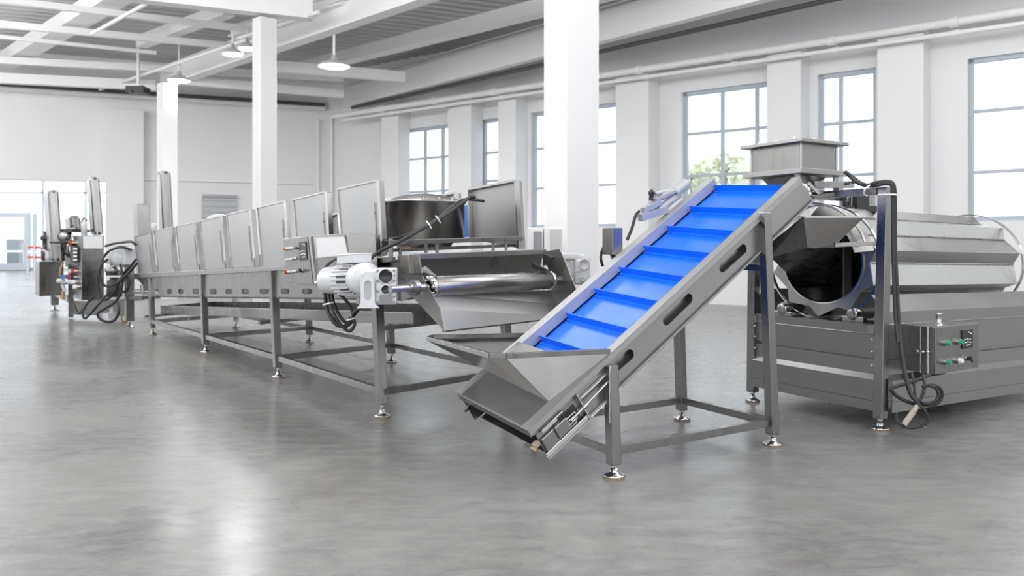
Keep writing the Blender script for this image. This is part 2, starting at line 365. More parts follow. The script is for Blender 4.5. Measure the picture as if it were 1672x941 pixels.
# long runway beam, pipes and cable along the right wall
beam('ceiling_beam', (587, 171), (1290, -9), 6.4, .25, .7, BEAMW, 'box', (1, 8))
beam('ceiling_beam', (560, 152), (978, 40), 7.1, .35, .35, BEAM, 'I', (1, 12))
p, q = zl(575, 176, 6.32), zl(1390, -8, 6.32); d = nrm(q - p); struct(MB().cyl(p, q + d * 8, .055, seg=10), 'ceiling_conduit', CBL)
p, q = zl(560, 157, 7.0), zl(1200, 0, 7.0); d = nrm(q - p); struct(MB().cyl(p, q + d * 8, .05, seg=10), 'ceiling_conduit', CBL)
p, q = BW(-30, 139, .25), BW(530, 173.5, .25); struct(MB().bar(flatp(p, ZB), flatp(q, ZB), .12, .1), 'ceiling_conduit', CBL)
p, q = BW(-30, 148, .2), BW(530, 179, .2); struct(MB().bar(flatp(p, ZB - .16), flatp(q, ZB - .16), .3, .1), 'ceiling_beam', BEAM)
zp = CH + (400 - 166) / F * RW(706, HZ, .5).y
for (px0, y0, px1, y1, r, off) in [(545, 190, 1672, 18, .09, .75), (560, 196, 1672, 38, .05, .8)]:
    p = RW(px0, y0, off); z_ = p.z; q = RW(px1, HZ, off); d = nrm(flatp(q, 0) - flatp(p, 0)); mm = MB(); pe = flatp(q, CH + (400 - y1) / F * q.y); mm.cyl(p, pe + (pe - p) * .3, r, seg=12)
    for k in range(1, 9):
        c = p.lerp(pe, k / 8.5); mm.cyl(c - (pe - p).normalized() * .08, c + (pe - p).normalized() * .08, r * 1.35, seg=12)
    struct(mm, 'wall_pipe', BEAMW)
for px in (519, 541): p = BW(min(px, 529), 300, .12) if px < 530 else RW(px, 300, .12); struct(MB().cyl(flatp(p, 2.2), flatp(p, ZB - .5), .06, seg=10), 'wall_pipe', BEAM)

# ------------------------------------------------------------------ pendant lamps and the black projector box
def lamp(px, py, wpx, y, label, up, pw=70):
    c = W(px, py, y); r = wpx / F * y / 2; t = thing('pendant_lamp', label, 'ceiling lamp', c, 'round pendant lamps under the roof')
    m = MB(); m.lathe(c, UP, [(r, 0), (r * 1.02, .015), (r * .92, .05), (r * .5, .13), (r * .2, .16), (r * .17, .26), (0, .27)]); m.build('lamp_shade', LSH, t)
    m = MB(); m.lathe(c, UP, [(0, -.05), (r * .55, -.035), (r * .9, -.008), (r * .97, .012)]); m.build('diffuser', LAMP, t)
    m = MB(); m.cyl(c + UP * .25, c + UP * up, .03, seg=8); m.build('stem', BEAM, t)
    l = bpy.data.lights.new('lamp_light', 'AREA'); l.shape = 'DISK'; l.size = r * 1.6; l.energy = pw; lo = bpy.data.objects.new('lamp_light', l); C.objects.link(lo); lo.location = V((0, 0, -.09)); lo.parent = t
lamp(545.5, 109, 51, 20, 'large white pendant lamp right of the tall column, under the corrugated roof', 2.1, 260)
lamp(380, 89, 33, 20.5, 'small white pendant lamp just left of the tall middle column', .55)
lamp(404, 80, 30, 21, 'small white pendant lamp half hidden by the tall middle column', .5)
lamp(292.4, 132, 35, 24, 'white pendant lamp over the farthest column near the back wall', 1.3)
c = W(225.5, 148, 25.3); t = thing('projector_box', 'small black box hanging on a post from the roof beams', 'ceiling device', c)
m = MB(); m.box(c, (1, 0, 0), (0, 1, 0), UP, 15 / F * 25, .25, 5.5 / F * 25); m.cyl(c - UP * .08 + V((-.1, -.25, 0)), c - UP * .08 + V((-.1, -.32, 0)), .05); m.build('housing', BLK, t, bevel=.015)
m = MB(); m.bar(c + UP * .09, c + UP * 1.3, .07, .07); m.box(c + UP * .13, (1, 0, 0), (0, 1, 0), UP, .14, .1, .04); m.build('hanging_post', BEAM, t)

# ------------------------------------------------------------------ tree outside, and distant equipment
def tree(px, py, y, r, label):
    c = W(px, py, y); t = thing('garden_tree', label, 'tree', flatp(c, 0), 'trees outside the windows'); m = MB(); rnd = random.Random(int(px))
    for k in range(420):
        v = V((rnd.gauss(0, 1), rnd.gauss(0, 1), rnd.gauss(0, .7))).normalized() * (r * (.55 + .5 * rnd.random())); v.z *= .75; p = c + v
        a = V((rnd.gauss(0, 1), rnd.gauss(0, 1), rnd.gauss(0, 1))).normalized(); b = a.orthogonal().normalized(); s = r * .16
        m.add([p + a * s, p + b * s * .6, p - a * s, p - b * s * .6], [(0, 1, 2, 3)])
    m.build('foliage', LEAF, t, recalc=False); m = MB(); m.cyl(flatp(c, 0), c, r * .09, r * .04, seg=10)
    for k in range(5): m.cyl(c - UP * r * .4, c + V((rnd.uniform(-1, 1), rnd.uniform(-1, 1), .4)) * r * .6, r * .04, r * .015, seg=6)
    m.build('trunk', mat('bark', (.3, .24, .18), .8), t)
tree(1128, 285, 44, 1.3, 'pale green tree outside at the left edge of the wide window'); tree(1185, 276, 46, 1.5, 'pale green tree outside in the middle of the wide window'); tree(1222, 288, 43, 1.0, 'low pale green tree outside beside the steel feed hopper')

def vbox(m, x0, x1, yt, yb, y0, d, ext):
    """upright box: front face from pixel column x0 (depth y0) to x1 along heading d, pushed back by ext"""
    P = W(x0, yt, y0); n = V((d.y, -d.x, 0)); z1 = P.z; z0 = W(x0, yb, y0).z; Q = PL(x1, HZ, P, n); e = V(ext)
    m.prism([flatp(P, z0), flatp(Q, z0), flatp(Q, z0) + e, flatp(P, z0) + e], UP * (z1 - z0)); return P, Q, z0, z1
t = thing('crate_trolley', 'grey boxy machine on legs before the bright glass door far left', 'machine', Fl(20, 437.5, 0.0) * .9)
TRG = mat('trolley_grey', (.28, .28, .285), .45); L = t.location; L.z = 0; yy = L.y
m = MB(); vbox(m, 10, 31, 391, 409, yy, V((1, 0, 0)), (0, .5, 0)); m.build('upper_cabinet', TRG, t, bevel=.02)
m = MB(); vbox(m, 11.5, 30, 412, 430, yy, V((1, 0, 0)), (0, .5, 0)); m.build('lower_cabinet', TRG, t, bevel=.02)
for x in (12.2, 29.2):
    for k in (0, .45):
        p = W(x, 430, yy) + V((0, k + .02, 0)); MB().bar(flatp(p, 0), p + UP * .6, .06, .06).build('leg', ST, t)
t = thing('safety_barrier', 'red and white barrier rail standing by the far glass front', 'barrier', flatp(W(56, 430, 44), 0))
for (y, mt, nm) in ((404, RED, 'red_rail'), (420, RED, 'red_rail'), (412, WPL, 'white_rail')):
    p, q = W(44, y, 44), W(69, y + .5, 44); MB().bar(p, q, .06, .11).build(nm, mt, t)
for x in (45, 56.5, 68): p = W(x, 401, 44); MB().bar(flatp(p, 0), p, .07, .07).build('post', BGM, t)
# two blurred pale cabinets before the tall column
t = thing('storage_cabinet', 'blurred pale cabinet with a dark grey front before the big white column', 'cabinet', flatp(W(873, 420, 10.2), 0))
m = MB(); vbox(m, 861, 886, 372, 540, 10.2, V((1, 0, 0)), (0, .4, 0)); m.build('body', WPL, t, bevel=.01)
m = MB(); vbox(m, 872, 885, 378, 470, 10.18, V((1, 0, 0)), (0, .03, 0)); m.build('door', mat('dim_grey_front', (.30, .31, .33), .4), t, bevel=.01)
t = thing('storage_cabinet', 'blurred white cabinet with a pale grey front before the big white column', 'cabinet', flatp(W(902, 420, 10.2), 0))
m = MB(); vbox(m, 888, 918, 371, 540, 10.2, V((1, 0, 0)), (0, .4, 0)); m.build('body', WPL, t, bevel=.01)
m = MB(); vbox(m, 899, 917, 374, 470, 10.18, V((1, 0, 0)), (0, .03, 0)); m.build('door', BGM, t, bevel=.01)
# ================================================================== INCLINED CONVEYOR with the blue cleated belt
F1, F2, F3 = Fl(1000, 779), Fl(1259, 727), Fl(1113.5, 686); F4 = F1 + F3 - F2
dC = nrm(F2 - F1); uC = nrm(F3 - F2); nC = dC.cross(UP)
cv = thing('inclined_conveyor', 'steel inclined conveyor with a bright blue cleated belt rising from a hopper', 'conveyor', (F1 + F2 + F3 + F4) / 4)
Pn = F1 + uC * .01
def K(px, py, off=0): return PL(px, py, Pn + uC * off, nC)             # on the near side plate
A = K(862.5, 702); B = K(1306, 290); sC = nrm(B - A); LC = (B - A).length
uC = nrm(uC + UP * .062); tC = nrm(uC.cross(sC)); tC = tC if tC.z < 0 else -tC  # tC: square to the belt, downwards
WC = 1.04
def Q(s, u, t): return A + sC * s + uC * u + tC * t
def strip(m, s0, s1, u0, u1, t0, t1):
    m.hexa([Q(s0, u0, t0), Q(s1, u0, t0), Q(s1, u1, t0), Q(s0, u1, t0)], [Q(s0, u0, t1), Q(s1, u0, t1), Q(s1, u1, t1), Q(s0, u1, t1)])
def toS(px, py):
    r = K(px, py) - A; return r.dot(sC), r.dot(tC)
def stad(px0, py0, px1, py1, r):
    a = K(px0, py0); b = K(px1, py1); d = nrm(b - a); e = tC; o = []
    for k in range(9): an = math.pi * k / 8 + math.pi / 2; o.append(a + (d * math.cos(an) + e * math.sin(an)) * r)
    for k in range(9): an = math.pi * k / 8 - math.pi / 2; o.append(b + (d * math.cos(an) + e * math.sin(an)) * r)
    return o
PW = .244
for side in (0, 1):
    m = MB(); u = .02 if side == 0 else WC - .02; du = .006 if side == 0 else -.006
    s0 = .70 if side == 0 else 0; tl = LC + .07
    outer = [Q(s0, u, .004), Q(LC, u, .004), Q(tl, u, PW), Q(s0, u, PW)]
    holes = []
    if side == 0:
        sh = uC * .02
        for q in [(1183, 437.5, 1217, 407, .036), (1091.5, 524, 1128, 488.5, .036)]: holes.append([p + sh for p in stad(*q)])
        a = toS(1005, 602); b = toS(1032, 581); o = []
        holes.append([p + sh for p in stad(1006, 602, 1031, 580.5, .037)])
        # lower stretch of the plate, cut back in a step where the take-up sits
        outer = [Q(.0, u, .004), Q(LC, u, .004), Q(tl, u, PW), Q(.40, u, PW), Q(.40, u, .10), Q(.12, u, .10), Q(.0, u, .06)]
    else: outer = [Q(0, u, .004), Q(LC, u, .004), Q(tl, u, PW), Q(0, u, PW)]
    m.plate(outer, holes, uC * du); sp = m.build('side_plate', SH, cv)
    m = MB()                                                            # folded top flange with a turned-down lip, and the small bottom flange
    if side == 0: strip(m, -.005, LC + .005, -.004, .085, 0, .006); strip(m, -.005, LC + .005, -.004, .002, 0, .042); strip(m, .40, LC + .065, -.002, .02, PW - .006, PW); strip(m, .40, LC + .065, -.002, .002, PW - .012, PW)
    else: strip(m, .0, LC, WC - .055, WC + .035, 0, .006); strip(m, .0, LC, WC - .058, WC - .052, 0, .085); strip(m, 0, LC + .06, WC - .02, WC + .002, PW - .006, PW); strip(m, 0, LC, WC + .03, WC + .036, 0, .05)
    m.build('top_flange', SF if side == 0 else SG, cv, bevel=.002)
# inner guide wall under the near flange
m = MB(); strip(m, .05, .46, .08, .086, .0, .085); strip(m, .46, LC, .076, .084, .0, PW - .01); m.build('belt_guide', SH, cv)
# belt: upper run, wrap over the head drum, return run
BT = .095; r = .062; path = []
sE = LC - .015; TS = .44
path.append((TS, BT)); path.append((sE, BT))
for k in range(1, 12): an = math.pi * k / 12; path.append((sE + r * math.sin(an), BT + r - r * math.cos(an)))
path += [(sE, BT + 2 * r), (TS, BT + 2 * r)]
for k in range(1, 12): an = math.pi * k / 12; path.append((TS - r * math.sin(an), BT + r + r * math.cos(an)))
m = MB(); g = []
U0, U1 = .088, WC - .06
fine = []
for i in range(len(path)):
    a = path[i]; b = path[(i + 1) % len(path)]; n = max(1, int(math.hypot(b[0] - a[0], b[1] - a[1]) / .025))
    for k in range(n): fine.append((a[0] + (b[0] - a[0]) * k / n, a[1] + (b[1] - a[1]) * k / n + (.0012 if (k % 2 and i == 0) else 0)))
fine.append(fine[0])
m.sheet([[Q(s, u, t) for u in (U0, U1)] for s, t in fine]); belt = m.build('belt', BLUE, cv, recalc=False)
for f in belt.data.polygons: f.use_smooth = True
# cleats: upright strips across the belt
def onfar(px, py): r = PL(px, py, Q(0, WC - .06, 0), nC) - A; r = r - uC * (r.dot(uC)); return r.dot(sC)
ch = .058
for px, py in [(1163, 294.4), (1123, 327), (1085.9, 361), (1047.7, 394), (1007.8, 430.5), (966.4, 467), (921, 505), (878, 545), (828, 588)]:
    s = onfar(px, py); best = None
    for k in range(-60, 60):
        ss = s + k * .01; p = Q(ss, U1, BT - ch); e = abs(CX + F * p.x / p.y - px) + abs(HZ - F * (p.z - CH) / p.y - py)
        if best is None or e < best[0]: best = (e, ss)
    ss = best[1]
    m = MB(); strip(m, ss - .004, ss + .004, U0 + .02, U1 - .01, BT - ch, BT); strip(m, ss - .03, ss + .01, U0 + .02, U1 - .01, BT - .006, BT); m.build('cleat', BLUE, cv, bevel=.002)
# belt bed inside and end drums
m = MB(); strip(m, .46, LC - .1, .09, WC - .06, BT + .02, BT + .03); m.build('slider_bed', SH, cv)
m = MB(); m.cyl(Q(sE, .09, BT + r), Q(sE, WC - .06, BT + r), r - .006); m.build('head_drum', DK, cv)
m = MB(); m.cyl(Q(TS, .09, BT + r), Q(TS, WC - .06, BT + r), r - .006); m.build('tail_drum', DK, cv)
# pale chain links of the belt edge at the head, near side
for k in range(6):
    an = math.pi * (k - .2) / 6; c = (sE + .015 + .078 * math.sin(an), BT + r - .078 * math.cos(an)); a = Q(c[0], .03, c[1]); m = MB(); m.cyl(a, Q(c[0], .088, c[1]), .015, seg=12); m.build('belt_link', WPL, cv)
# cover under the hopper: the closed lower face and its bottom
m = MB(); strip(m, .0, .62, .086, WC, .0, .008); strip(m, -.008, .0, .0, WC, .0, .055); m.build('front_cover', SH, cv, bevel=.002)
m = MB(); strip(m, .05, .52, .03, WC - .03, PW + .01, PW + .018); strip(m, .0, .05, .05, WC - .03, .05, .058); m.build('underside_cover', SH, cv, bevel=.002)
m = MB(); m.prism([Q(.0, WC - .12, .058), Q(.0, WC - .36, .058), Q(.06, WC - .33, .15), Q(.10, WC - .12, .13)], sC * .01); m.cyl(Q(-.01, WC - .13, .07), Q(-.06, WC - .15, .075), .012, seg=8); m.build('corner_bracket', SH, cv)
# hopper round the tail
zr = .826
R = [Fl(700, 551, zr), Fl(698.5, 548, zr), Fl(709, 546.4, zr), Fl(858, 544, zr)]
rim = [Fl(697.8, 549.5, zr), Fl(799.6, 577, zr), Fl(827, 577.6, zr), Fl(996, 569.8, zr)]
back = [Fl(706, 546.6, zr), Fl(860, 543.6, zr)]
m = MB(); h_ = .032
seq = [back[1], back[0], rim[0], rim[1], rim[2], rim[3]]
for a, b in zip(seq, seq[1:]): m.bar(a - UP * h_ / 2, b - UP * h_ / 2, .016, h_)
cen = (rim[1] + back[1]) / 2
for a, b in zip(seq, seq[1:]):
    i0 = a.lerp(cen, .05); i1 = b.lerp(cen, .05); m.add([a, b, i1, i0], [(0, 1, 2, 3)])
hop = m.build('hopper_rim', ST, cv, bevel=.002)
lowN = Q(toS(901, 650)[0], .088, .0); lowF = Q(.30, WC - .02, .0)
dn = UP * h_
m = MB(); m.add([rim[0] - dn, rim[1] - dn, lowN, lowF], [(0, 1, 2), (0, 2, 3)]); m.add([rim[1] - dn, rim[2] - dn, lowN], [(0, 1, 2)])
m.add([rim[2] - dn, rim[3] - dn, lowN], [(0, 1, 2)]); m.add([back[0] - dn, rim[0] - dn, lowF], [(0, 1, 2)])
m.add([back[1] - dn, back[0] - dn, lowF, Q(.75, WC - .02, .02)], [(0, 1, 2, 3)])
m.build('hopper', SR, cv, solid=.004, recalc=False)
# legs and floor rails
def toptarget(px, py, foot_, off): return PL(px, py, foot_, nC)
legs = []
for ft, pt in ((F1 - uC * .02, PL(997.5, 596, F1, nC)), (F2 - uC * .02, PL(1248, 347, F2, nC)), (F3, PL(1108.5, 520, F3, nC) ), (F4, None)):
    if pt is None: pt = F4 + UP * .70
    if ft is F3: pt = F3 + (pt - F3) * (1.45 / pt.z)
    legs.append(leg(cv, ft, pt, dC, .074, .072))
def rail(a, b, z, w=.05, name='floor_rail', parent=cv):
    m = MB(); m.bar(V((a.x, a.y, z)), V((b.x, b.y, z)), w, w); return m.build(name, ST, parent, bevel=.003)
for a, b in ((F1, F2), (F3, F4), (F2, F3), (F1, F4)): rail(a, b, .172, .056)
# cross bars of the stand under the trough
m = MB(); a = F1 + UP * .60; m.bar(a, F4 + UP * .62, .05, .05); m.build('stand_crossbar', ST, cv)
m = MB(); a = F2 + UP * 1.32; m.bar(a, F3 + UP * 1.36, .05, .05); m.build('stand_crossbar', ST, cv)
# take-up bearing on the near side of the tail
m = MB(); strip(m, .03, .42, .012, .02, .075, .26); m.build('takeup_plate', SH, cv)
m = MB(); strip(m, .02, .40, -.012, .016, .232, .244); strip(m, .02, .40, -.012, -.006, .205, .25); strip(m, .07, .26, -.012, .016, .06, .066); strip(m, .07, .2, -.012, -.006, .06, .085)
strip(m, .42, .72, -.014, .018, .236, .242); strip(m, .40, .408, -.02, .02, .045, .245); strip(m, .42, .68, -.012, .016, .085, .092); m.build('takeup_rail', SP, cv, bevel=.0015)
m = MB(); strip(m, .22, .36, .004, .0115, .09, .20); m.build('takeup_slot', BLK, cv)
m = MB(); strip(m, .15, .26, -.022, .01, .105, .195); strip(m, .04, .16, -.008, .011, .11, .215); m.build('bearing_block', ST, cv, bevel=.006)
m = MB(); loop = [Q(.25, -.018, .12), Q(.33, -.018, .12), Q(.33, -.018, .165), Q(.25, -.018, .165), Q(.25, -.018, .12)]; m.tube(loop, .005, smooth=False)
loop = [Q(.26, -.018, .14), Q(.31, -.018, .14), Q(.31, -.018, .185), Q(.26, -.018, .185), Q(.26, -.018, .14)]; m.tube(loop, .005, smooth=False)
m.cyl(Q(.28, -.016, .15), Q(.66, -.016, .13), .009, seg=10); m.cyl(Q(.40, -.016, .144), Q(.43, -.016, .142), .017, seg=6); m.build('tension_screw', SP, cv)
m = MB(); strip(m, -.02, .03, .005, .045, .11, .145); m.cyl(Q(-.02, .02, .135), Q(-.035, .02, .14), .022, seg=12); m.build('wooden_wedge', TAN, cv, bevel=.008)
# weld seams and bolts on legs
m = MB()
m.tube([F1 + UP * (.36 + .06 * k) - dC * (.043 + .004 * (k % 2)) - uC * .03 for k in range(7)], .006)
m.build('weld_bead', SP, cv)
# far side drive: gearmotor with star knobs, cable, small switch box
def KF(px, py, off=.05): return PL(px, py, F3 + V((uC.x, uC.y, 0)) * off, nC)
m = MB()
for (x0, y0, x1, y1, rr) in [(1070, 317, 1094, 311, .018), (1080, 322, 1100, 312, .03), (1074, 344, 1108, 318, .035), (1100, 316, 1120, 300, .05)]: m.cyl(KF(x0, y0), KF(x1, y1), rr)
m.build('gear_motor', SG, cv)
m = MB()
for x0, y0, x1, y1, w in [(1050, 344, 1076, 330, .05), (1045, 356, 1088, 342, .06), (1068, 327, 1100, 312, .03)]: m.bar(KF(x0, y0, .04), KF(x1, y1, .04), .06, w)
m.build('motor_bracket', SG, cv, bevel=.004)
m = MB(); c = KF(1064, 316); ax = nrm(KF(1074, 316) - c)
for k in range(5): an = 2 * math.pi * k / 5; e = UP * math.cos(an) + uC * math.sin(an); m.cyl(c, c + e * .032, .013, .011, seg=10)
m.cyl(c - ax * .02, c + ax * .02, .018, seg=12); m.build('star_knob', BLK, cv)
m = MB(); c = KF(1063, 322); m.cyl(c, c + UP * -.03, .018, seg=12); m.build('star_knob', BLK, cv)
m = MB(); m.tube([KF(1044, 345), KF(1038, 352), KF(1032, 372), KF(1024, 392)], .013); m.tube([KF(996, 398, .2), KF(985, 405, .2), KF(981, 420, .2), KF(984, 435, .2)], .012); m.build('drive_cable', RUB, cv)
b0, b1 = KF(988, 372, .10), KF(1003, 416, .10); m = MB(); hh = (b0.z - b1.z) / 2; c = KF(1000, 394, .12); m.box(c, dC, V((uC.x, uC.y, 0)), UP, .055, .075, hh); sb = m.build('switch_box', SH, cv, bevel=.004)
m = MB(); m.bar(c + V((0, 0, -hh)), c + V((0, 0, -hh - .12)) - uC * .1, .04, .02); m.build('switch_box_bracket', SH, cv)
# ================================================================== CONTINUOUS FRYER LINE
N1, N2, N3, N4 = Fl(624.3, 682), Fl(454.3, 617), Fl(336, 576), Fl(249, 547)
dF = nrm(N4 - N1); nF = V((dF.y, -dF.x, 0)); nF = nF if nF.dot(N1) < 0 else -nF        # nF: outwards, towards the camera side
cF = V((1.10, 1.265, 0)); cL = cF.length; kF = cF / cL; c3 = V((1.10, 1.265, .05))
fy = thing('continuous_fryer', 'long stainless frying line with a row of tall hood doors on many legs', 'machine', (N1 + N4 + cF) / 2)
def Y(px, py, off=0): return PL(px, py, N1 + nF * off, nF)              # off > 0: in front of the side plate
def inw(off): return -nF * off
# trough: side plate with slotted holes, far plate, floor, lining added to darken the holes
tl, tr_, br, bl = Y(222, 453), Y(655, 424), Y(655, 491), Y(250, 485.5)
holes = []
for x, w in [(255.5, 6), (276.6, 7), (295.7, 8.5), (319.6, 10), (348, 11), (373.8, 11), (400.6, 12), (431.6, 15), (465.6, 13.5), (501.4, 16)]:
    h = 4.2; y = 476; q = [(-.5, -.45), (-.36, -1), (.36, -1), (.5, -.45), (.5, .45), (.36, 1), (-.36, 1), (-.5, .45)]
    holes.append([Y(x + a * w, y + b * h) for a, b in q])
m = MB(); m.plate([tl, tr_, br, bl], holes, inw(.006)); m.build('side_plate', ST, fy)
m = MB(); m.prism([p + c3 for p in (tl, tr_, br, bl)], inw(.006)); m.build('side_plate', ST, fy)
m = MB(); i = -nF * .12
m.prism([Y(222, 458) + i, Y(655, 440) + i, Y(655, 486) + i, Y(250, 482) + i], inw(.005)); m.prism([Y(222, 458), Y(655, 440), Y(655, 440) + i, Y(222, 458) + i], UP * -.004); m.build('added_lining', ST, fy)
m = MB(); m.hexa([bl, br, br + c3, bl + c3], [bl + UP * .02, br + UP * .02, br + c3 + UP * .02, bl + c3 + UP * .02]); m.build('trough_floor', ST, fy)
a, b = Y(219, 450.5), Y(655, 428); m = MB(); m.prism([Y(219, 447.5), Y(470, 434.5), Y(646, 419.5), Y(646, 428), Y(470, 441.5), Y(219, 454.5)], nF * .045); m.build('flange', SH, fy, bevel=.003)
m = MB(); m.prism([p + c3 for p in (Y(219, 447.5), Y(470, 434.5), Y(646, 419.5), Y(646, 428), Y(470, 441.5), Y(219, 454.5))], nF * .03); m.build('flange', SH, fy)
# hood doors (near side), each a folded sheet cassette with an inner frame line, hinge rod and post
HD = [((552, 309.4), (617, 294.7), (623.5, 417), (563, 432), 10), ((480.2, 326), (531.9, 313.7), (538, 424), (489, 434.5), 9), ((421, 339), (465, 328.6), (471, 434.5), (429.7, 436.5), 7),
      ((370.9, 350.6), (408.6, 342), (416.3, 436.5), (379.9, 438.5), 7.4), ((327.3, 361), (361.7, 352.5), (368.4, 439), (335.9, 441), 6.7), ((288, 370), (319.6, 363), (326.3, 443), (295.7, 445), 7.2),
      ((252.6, 377.4), (281.3, 371), (287, 445.5), (260.3, 447.5), 4), ((220, 387), (245, 380.3), (251.7, 447.5), (227.8, 450), 3.4)]
def hood(front, th, side=0):
    o = MB(); v = -nF * th if not side else -nF * th
    o.prism(front, kF * th); d = o.build('hood_door', ST, fy, bevel=.004)
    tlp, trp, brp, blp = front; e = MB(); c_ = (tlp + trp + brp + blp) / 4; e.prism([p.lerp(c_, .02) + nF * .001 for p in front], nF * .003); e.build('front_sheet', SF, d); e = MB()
    # raised rim: thin bars round the front face
    w = .016
    for p, q in ((tlp, trp), (trp, brp), (tlp, blp)): e.bar(p + nF * .003, q + nF * .003, .016, .02, nF)
    e.build('rim', SR, d); return d
for j, (a, b, c_, d_, t) in enumerate(HD):
    P = Y(*b); th = t / 144 * (P.y / 7.46); fr = [Y(*a), P, Y(*c_), Y(*d_)]
    d = hood(fr, th)
    e = MB(); x = fr[1].lerp(fr[0], .09); y = fr[2].lerp(fr[3], .09)
    e.cyl(x.lerp(y, .28) + nF * .012, x.lerp(y, .9) + nF * .008, .0045, seg=8); e.cyl(x.lerp(y, .42) + nF * .014, x.lerp(y, .44) + nF * .008, .008, seg=8); e.cyl(x.lerp(y, .84) + nF * .008, x.lerp(y, .86) + nF * .008, .008, seg=8)
    e.build('hinge_rod', ST, d)
    # slim post in the gap beside the door
    pb = fr[2] + dF * -.10 + kF * th * .6; pt = pb + UP * (fr[1].z - fr[2].z) * .22; MB().bar(pb - UP * .02, pt, .035, .035).build('door_post', ST, fy)
# far hood doors seen from inside
def far(px, py): return PL(px, py, N1 + cF, nF)
for q in [((769, 309.7), (846, 295), (852, 406.5), (772, 392)), ((701, 325), (747, 315), (752, 389), (704, 392)), ((546, 351), (556, 349), (559, 384), (548, 385))]:
    fr = [far(*p) for p in q]; o = MB(); o.prism(fr, kF * .06); d = o.build('hood_door', SH, fy, bevel=.004); e = MB()
    for a, b in ((fr[0], fr[1]), (fr[1], fr[2]), (fr[0], fr[3])): e.bar(a + nF * .02, b + nF * .02, .022, .05, nF)
    e.build('rim', SR, d)
# transparent blue edge guard between tank and far door
m = MB(); m.prism([far(757, 336), far(763, 335), far(765, 386), far(758, 388)], kF * .03); m.build('blue_guard_strip', BLP, fy)
m = MB(); m.prism([far(764, 322), far(771, 322), far(774, 388), far(767, 389)], kF * .03); m.build('inner_post', ST, fy, bevel=.003)
# platform beam and its supports, round tank with a conical lid
pa, pb = Y(633, 396.5, -.02), PL(849, 389.5, N1 + cF, nF)
m = MB(); m.bar(pa, pb, .10, .042); m.build('platform_beam', ST, fy, bevel=.003)
m = MB(); m.bar(pa - UP * .07 + dF * .12, pb - UP * .07 + dF * .12, .05, .03); m.build('platform_tie', ST, fy)
for k in (.12, .30, .38, .82, .93): p = pa.lerp(pb, k) + dF * .1; m = MB(); m.bar(p, p - UP * .16, .03, .03); m.build('platform_leg', ST, fy)
m = MB(); q = pa.lerp(pb, .13) + dF * .02 - UP * .05; m.box(q, kF, nF, UP, .03, .02, .012); m.build('tan_block', BRZ, fy)
tc = W(692, 391, 8.5); zr_ = CH + 70 / F * 8.1; m = MB()
m.lathe(flatp(tc, 0), UP, [(0, tc.z - .02), (.40, tc.z - .02), (.405, zr_), (.42, zr_ + .004), (.42, zr_ + .022), (.40, zr_ + .03), (.20, zr_ + .085), (.08, zr_ + .10), (0, zr_ + .10)], 64); tk = m.build('round_tank', SR, fy)
m = MB()
for k in range(6): an = -1.9 + .42 * k; p = flatp(tc, zr_ + .03) + V((math.cos(an), math.sin(an), 0)) * .37; MB().cyl(p, p + UP * .02, .016, seg=8).build('lid_bolt', SP, tk)

m = MB(); m.lathe(flatp(tc, 0), UP, [(0, tc.z - .10), (.25, tc.z - .10), (.30, tc.z - .02)], 40); m.build('tank_base', ST, fy)
# white domed cover just showing over the hoods
c = Y(357, 362, -1.0); m = MB(); m.lathe(c, UP, [(.22, -.75), (.22, .02), (.17, .09), (.08, .12), (0, .125)]); m.build('exhaust_cover', WPT, fy)
# legs and base frame
zb_ = lambda p: p.z
tops = [Y(616, 491), Y(446, 486), Y(331, 486), Y(247, 485)]
upt = [Y(616, 491), Y(445.5, 441), Y(331.3, 449), Y(246.5, 455)]
near = [N1, N2, N3, N4]
for p, t in zip(near, upt): leg(fy, p, t, dF, .085, .068, .115)
fr_ = [N1 + cF, Fl(640, 592), Fl(506, 559), Fl(386, 535)]
for p, t in zip(fr_, tops): leg(fy, p, V((p.x, p.y, t.z)) + (V((t.x, t.y, 0)) - near[tops.index(t)]), dF, .085, .068, .115)
for a, b in zip(near, near[1:]): rail(a, b, .225, .06, 'base_rail', fy)
for a, b in zip(fr_, fr_[1:]): rail(a, b, .225, .06, 'base_rail', fy)
for a, b in zip(near, fr_): rail(a, b, .225, .06, 'cross_rail', fy)
# drain pan below the trough: open-topped tray that falls away to the far end
q = -nF * .32; P1, P2, P3, P4 = Y(675, 512, -.32), Y(262, 500, -.32), Y(262, 513, -.32), Y(675, 530.5, -.32); w = c3 * .60
m = MB()
for a, b, c_, d_ in ((P1, P2, P3, P4), (P1 + w, P2 + w, P3 + w, P4 + w)): m.prism([a, b, c_, d_], -nF * .006)
m.prism([P1, P4, P4 + w, P1 + w], dF * .006); m.prism([P2, P3, P3 + w, P2 + w], dF * -.006); m.prism([P4, P3, P3 + w, P4 + w], UP * .006)
m.build('drain_pan', ST, fy)
m = MB(); m.bar(P1 + UP * .004, P2 + UP * .004, .03, .014); m.build('pan_rim', SR, fy)
m = MB()
for k in (.02, .35, .68, .98): a = P4.lerp(P3, k) - UP * .02; MB().bar(a - kF * .32, a + w + kF * .3, .05, .04).build('pan_support', ST, fy)
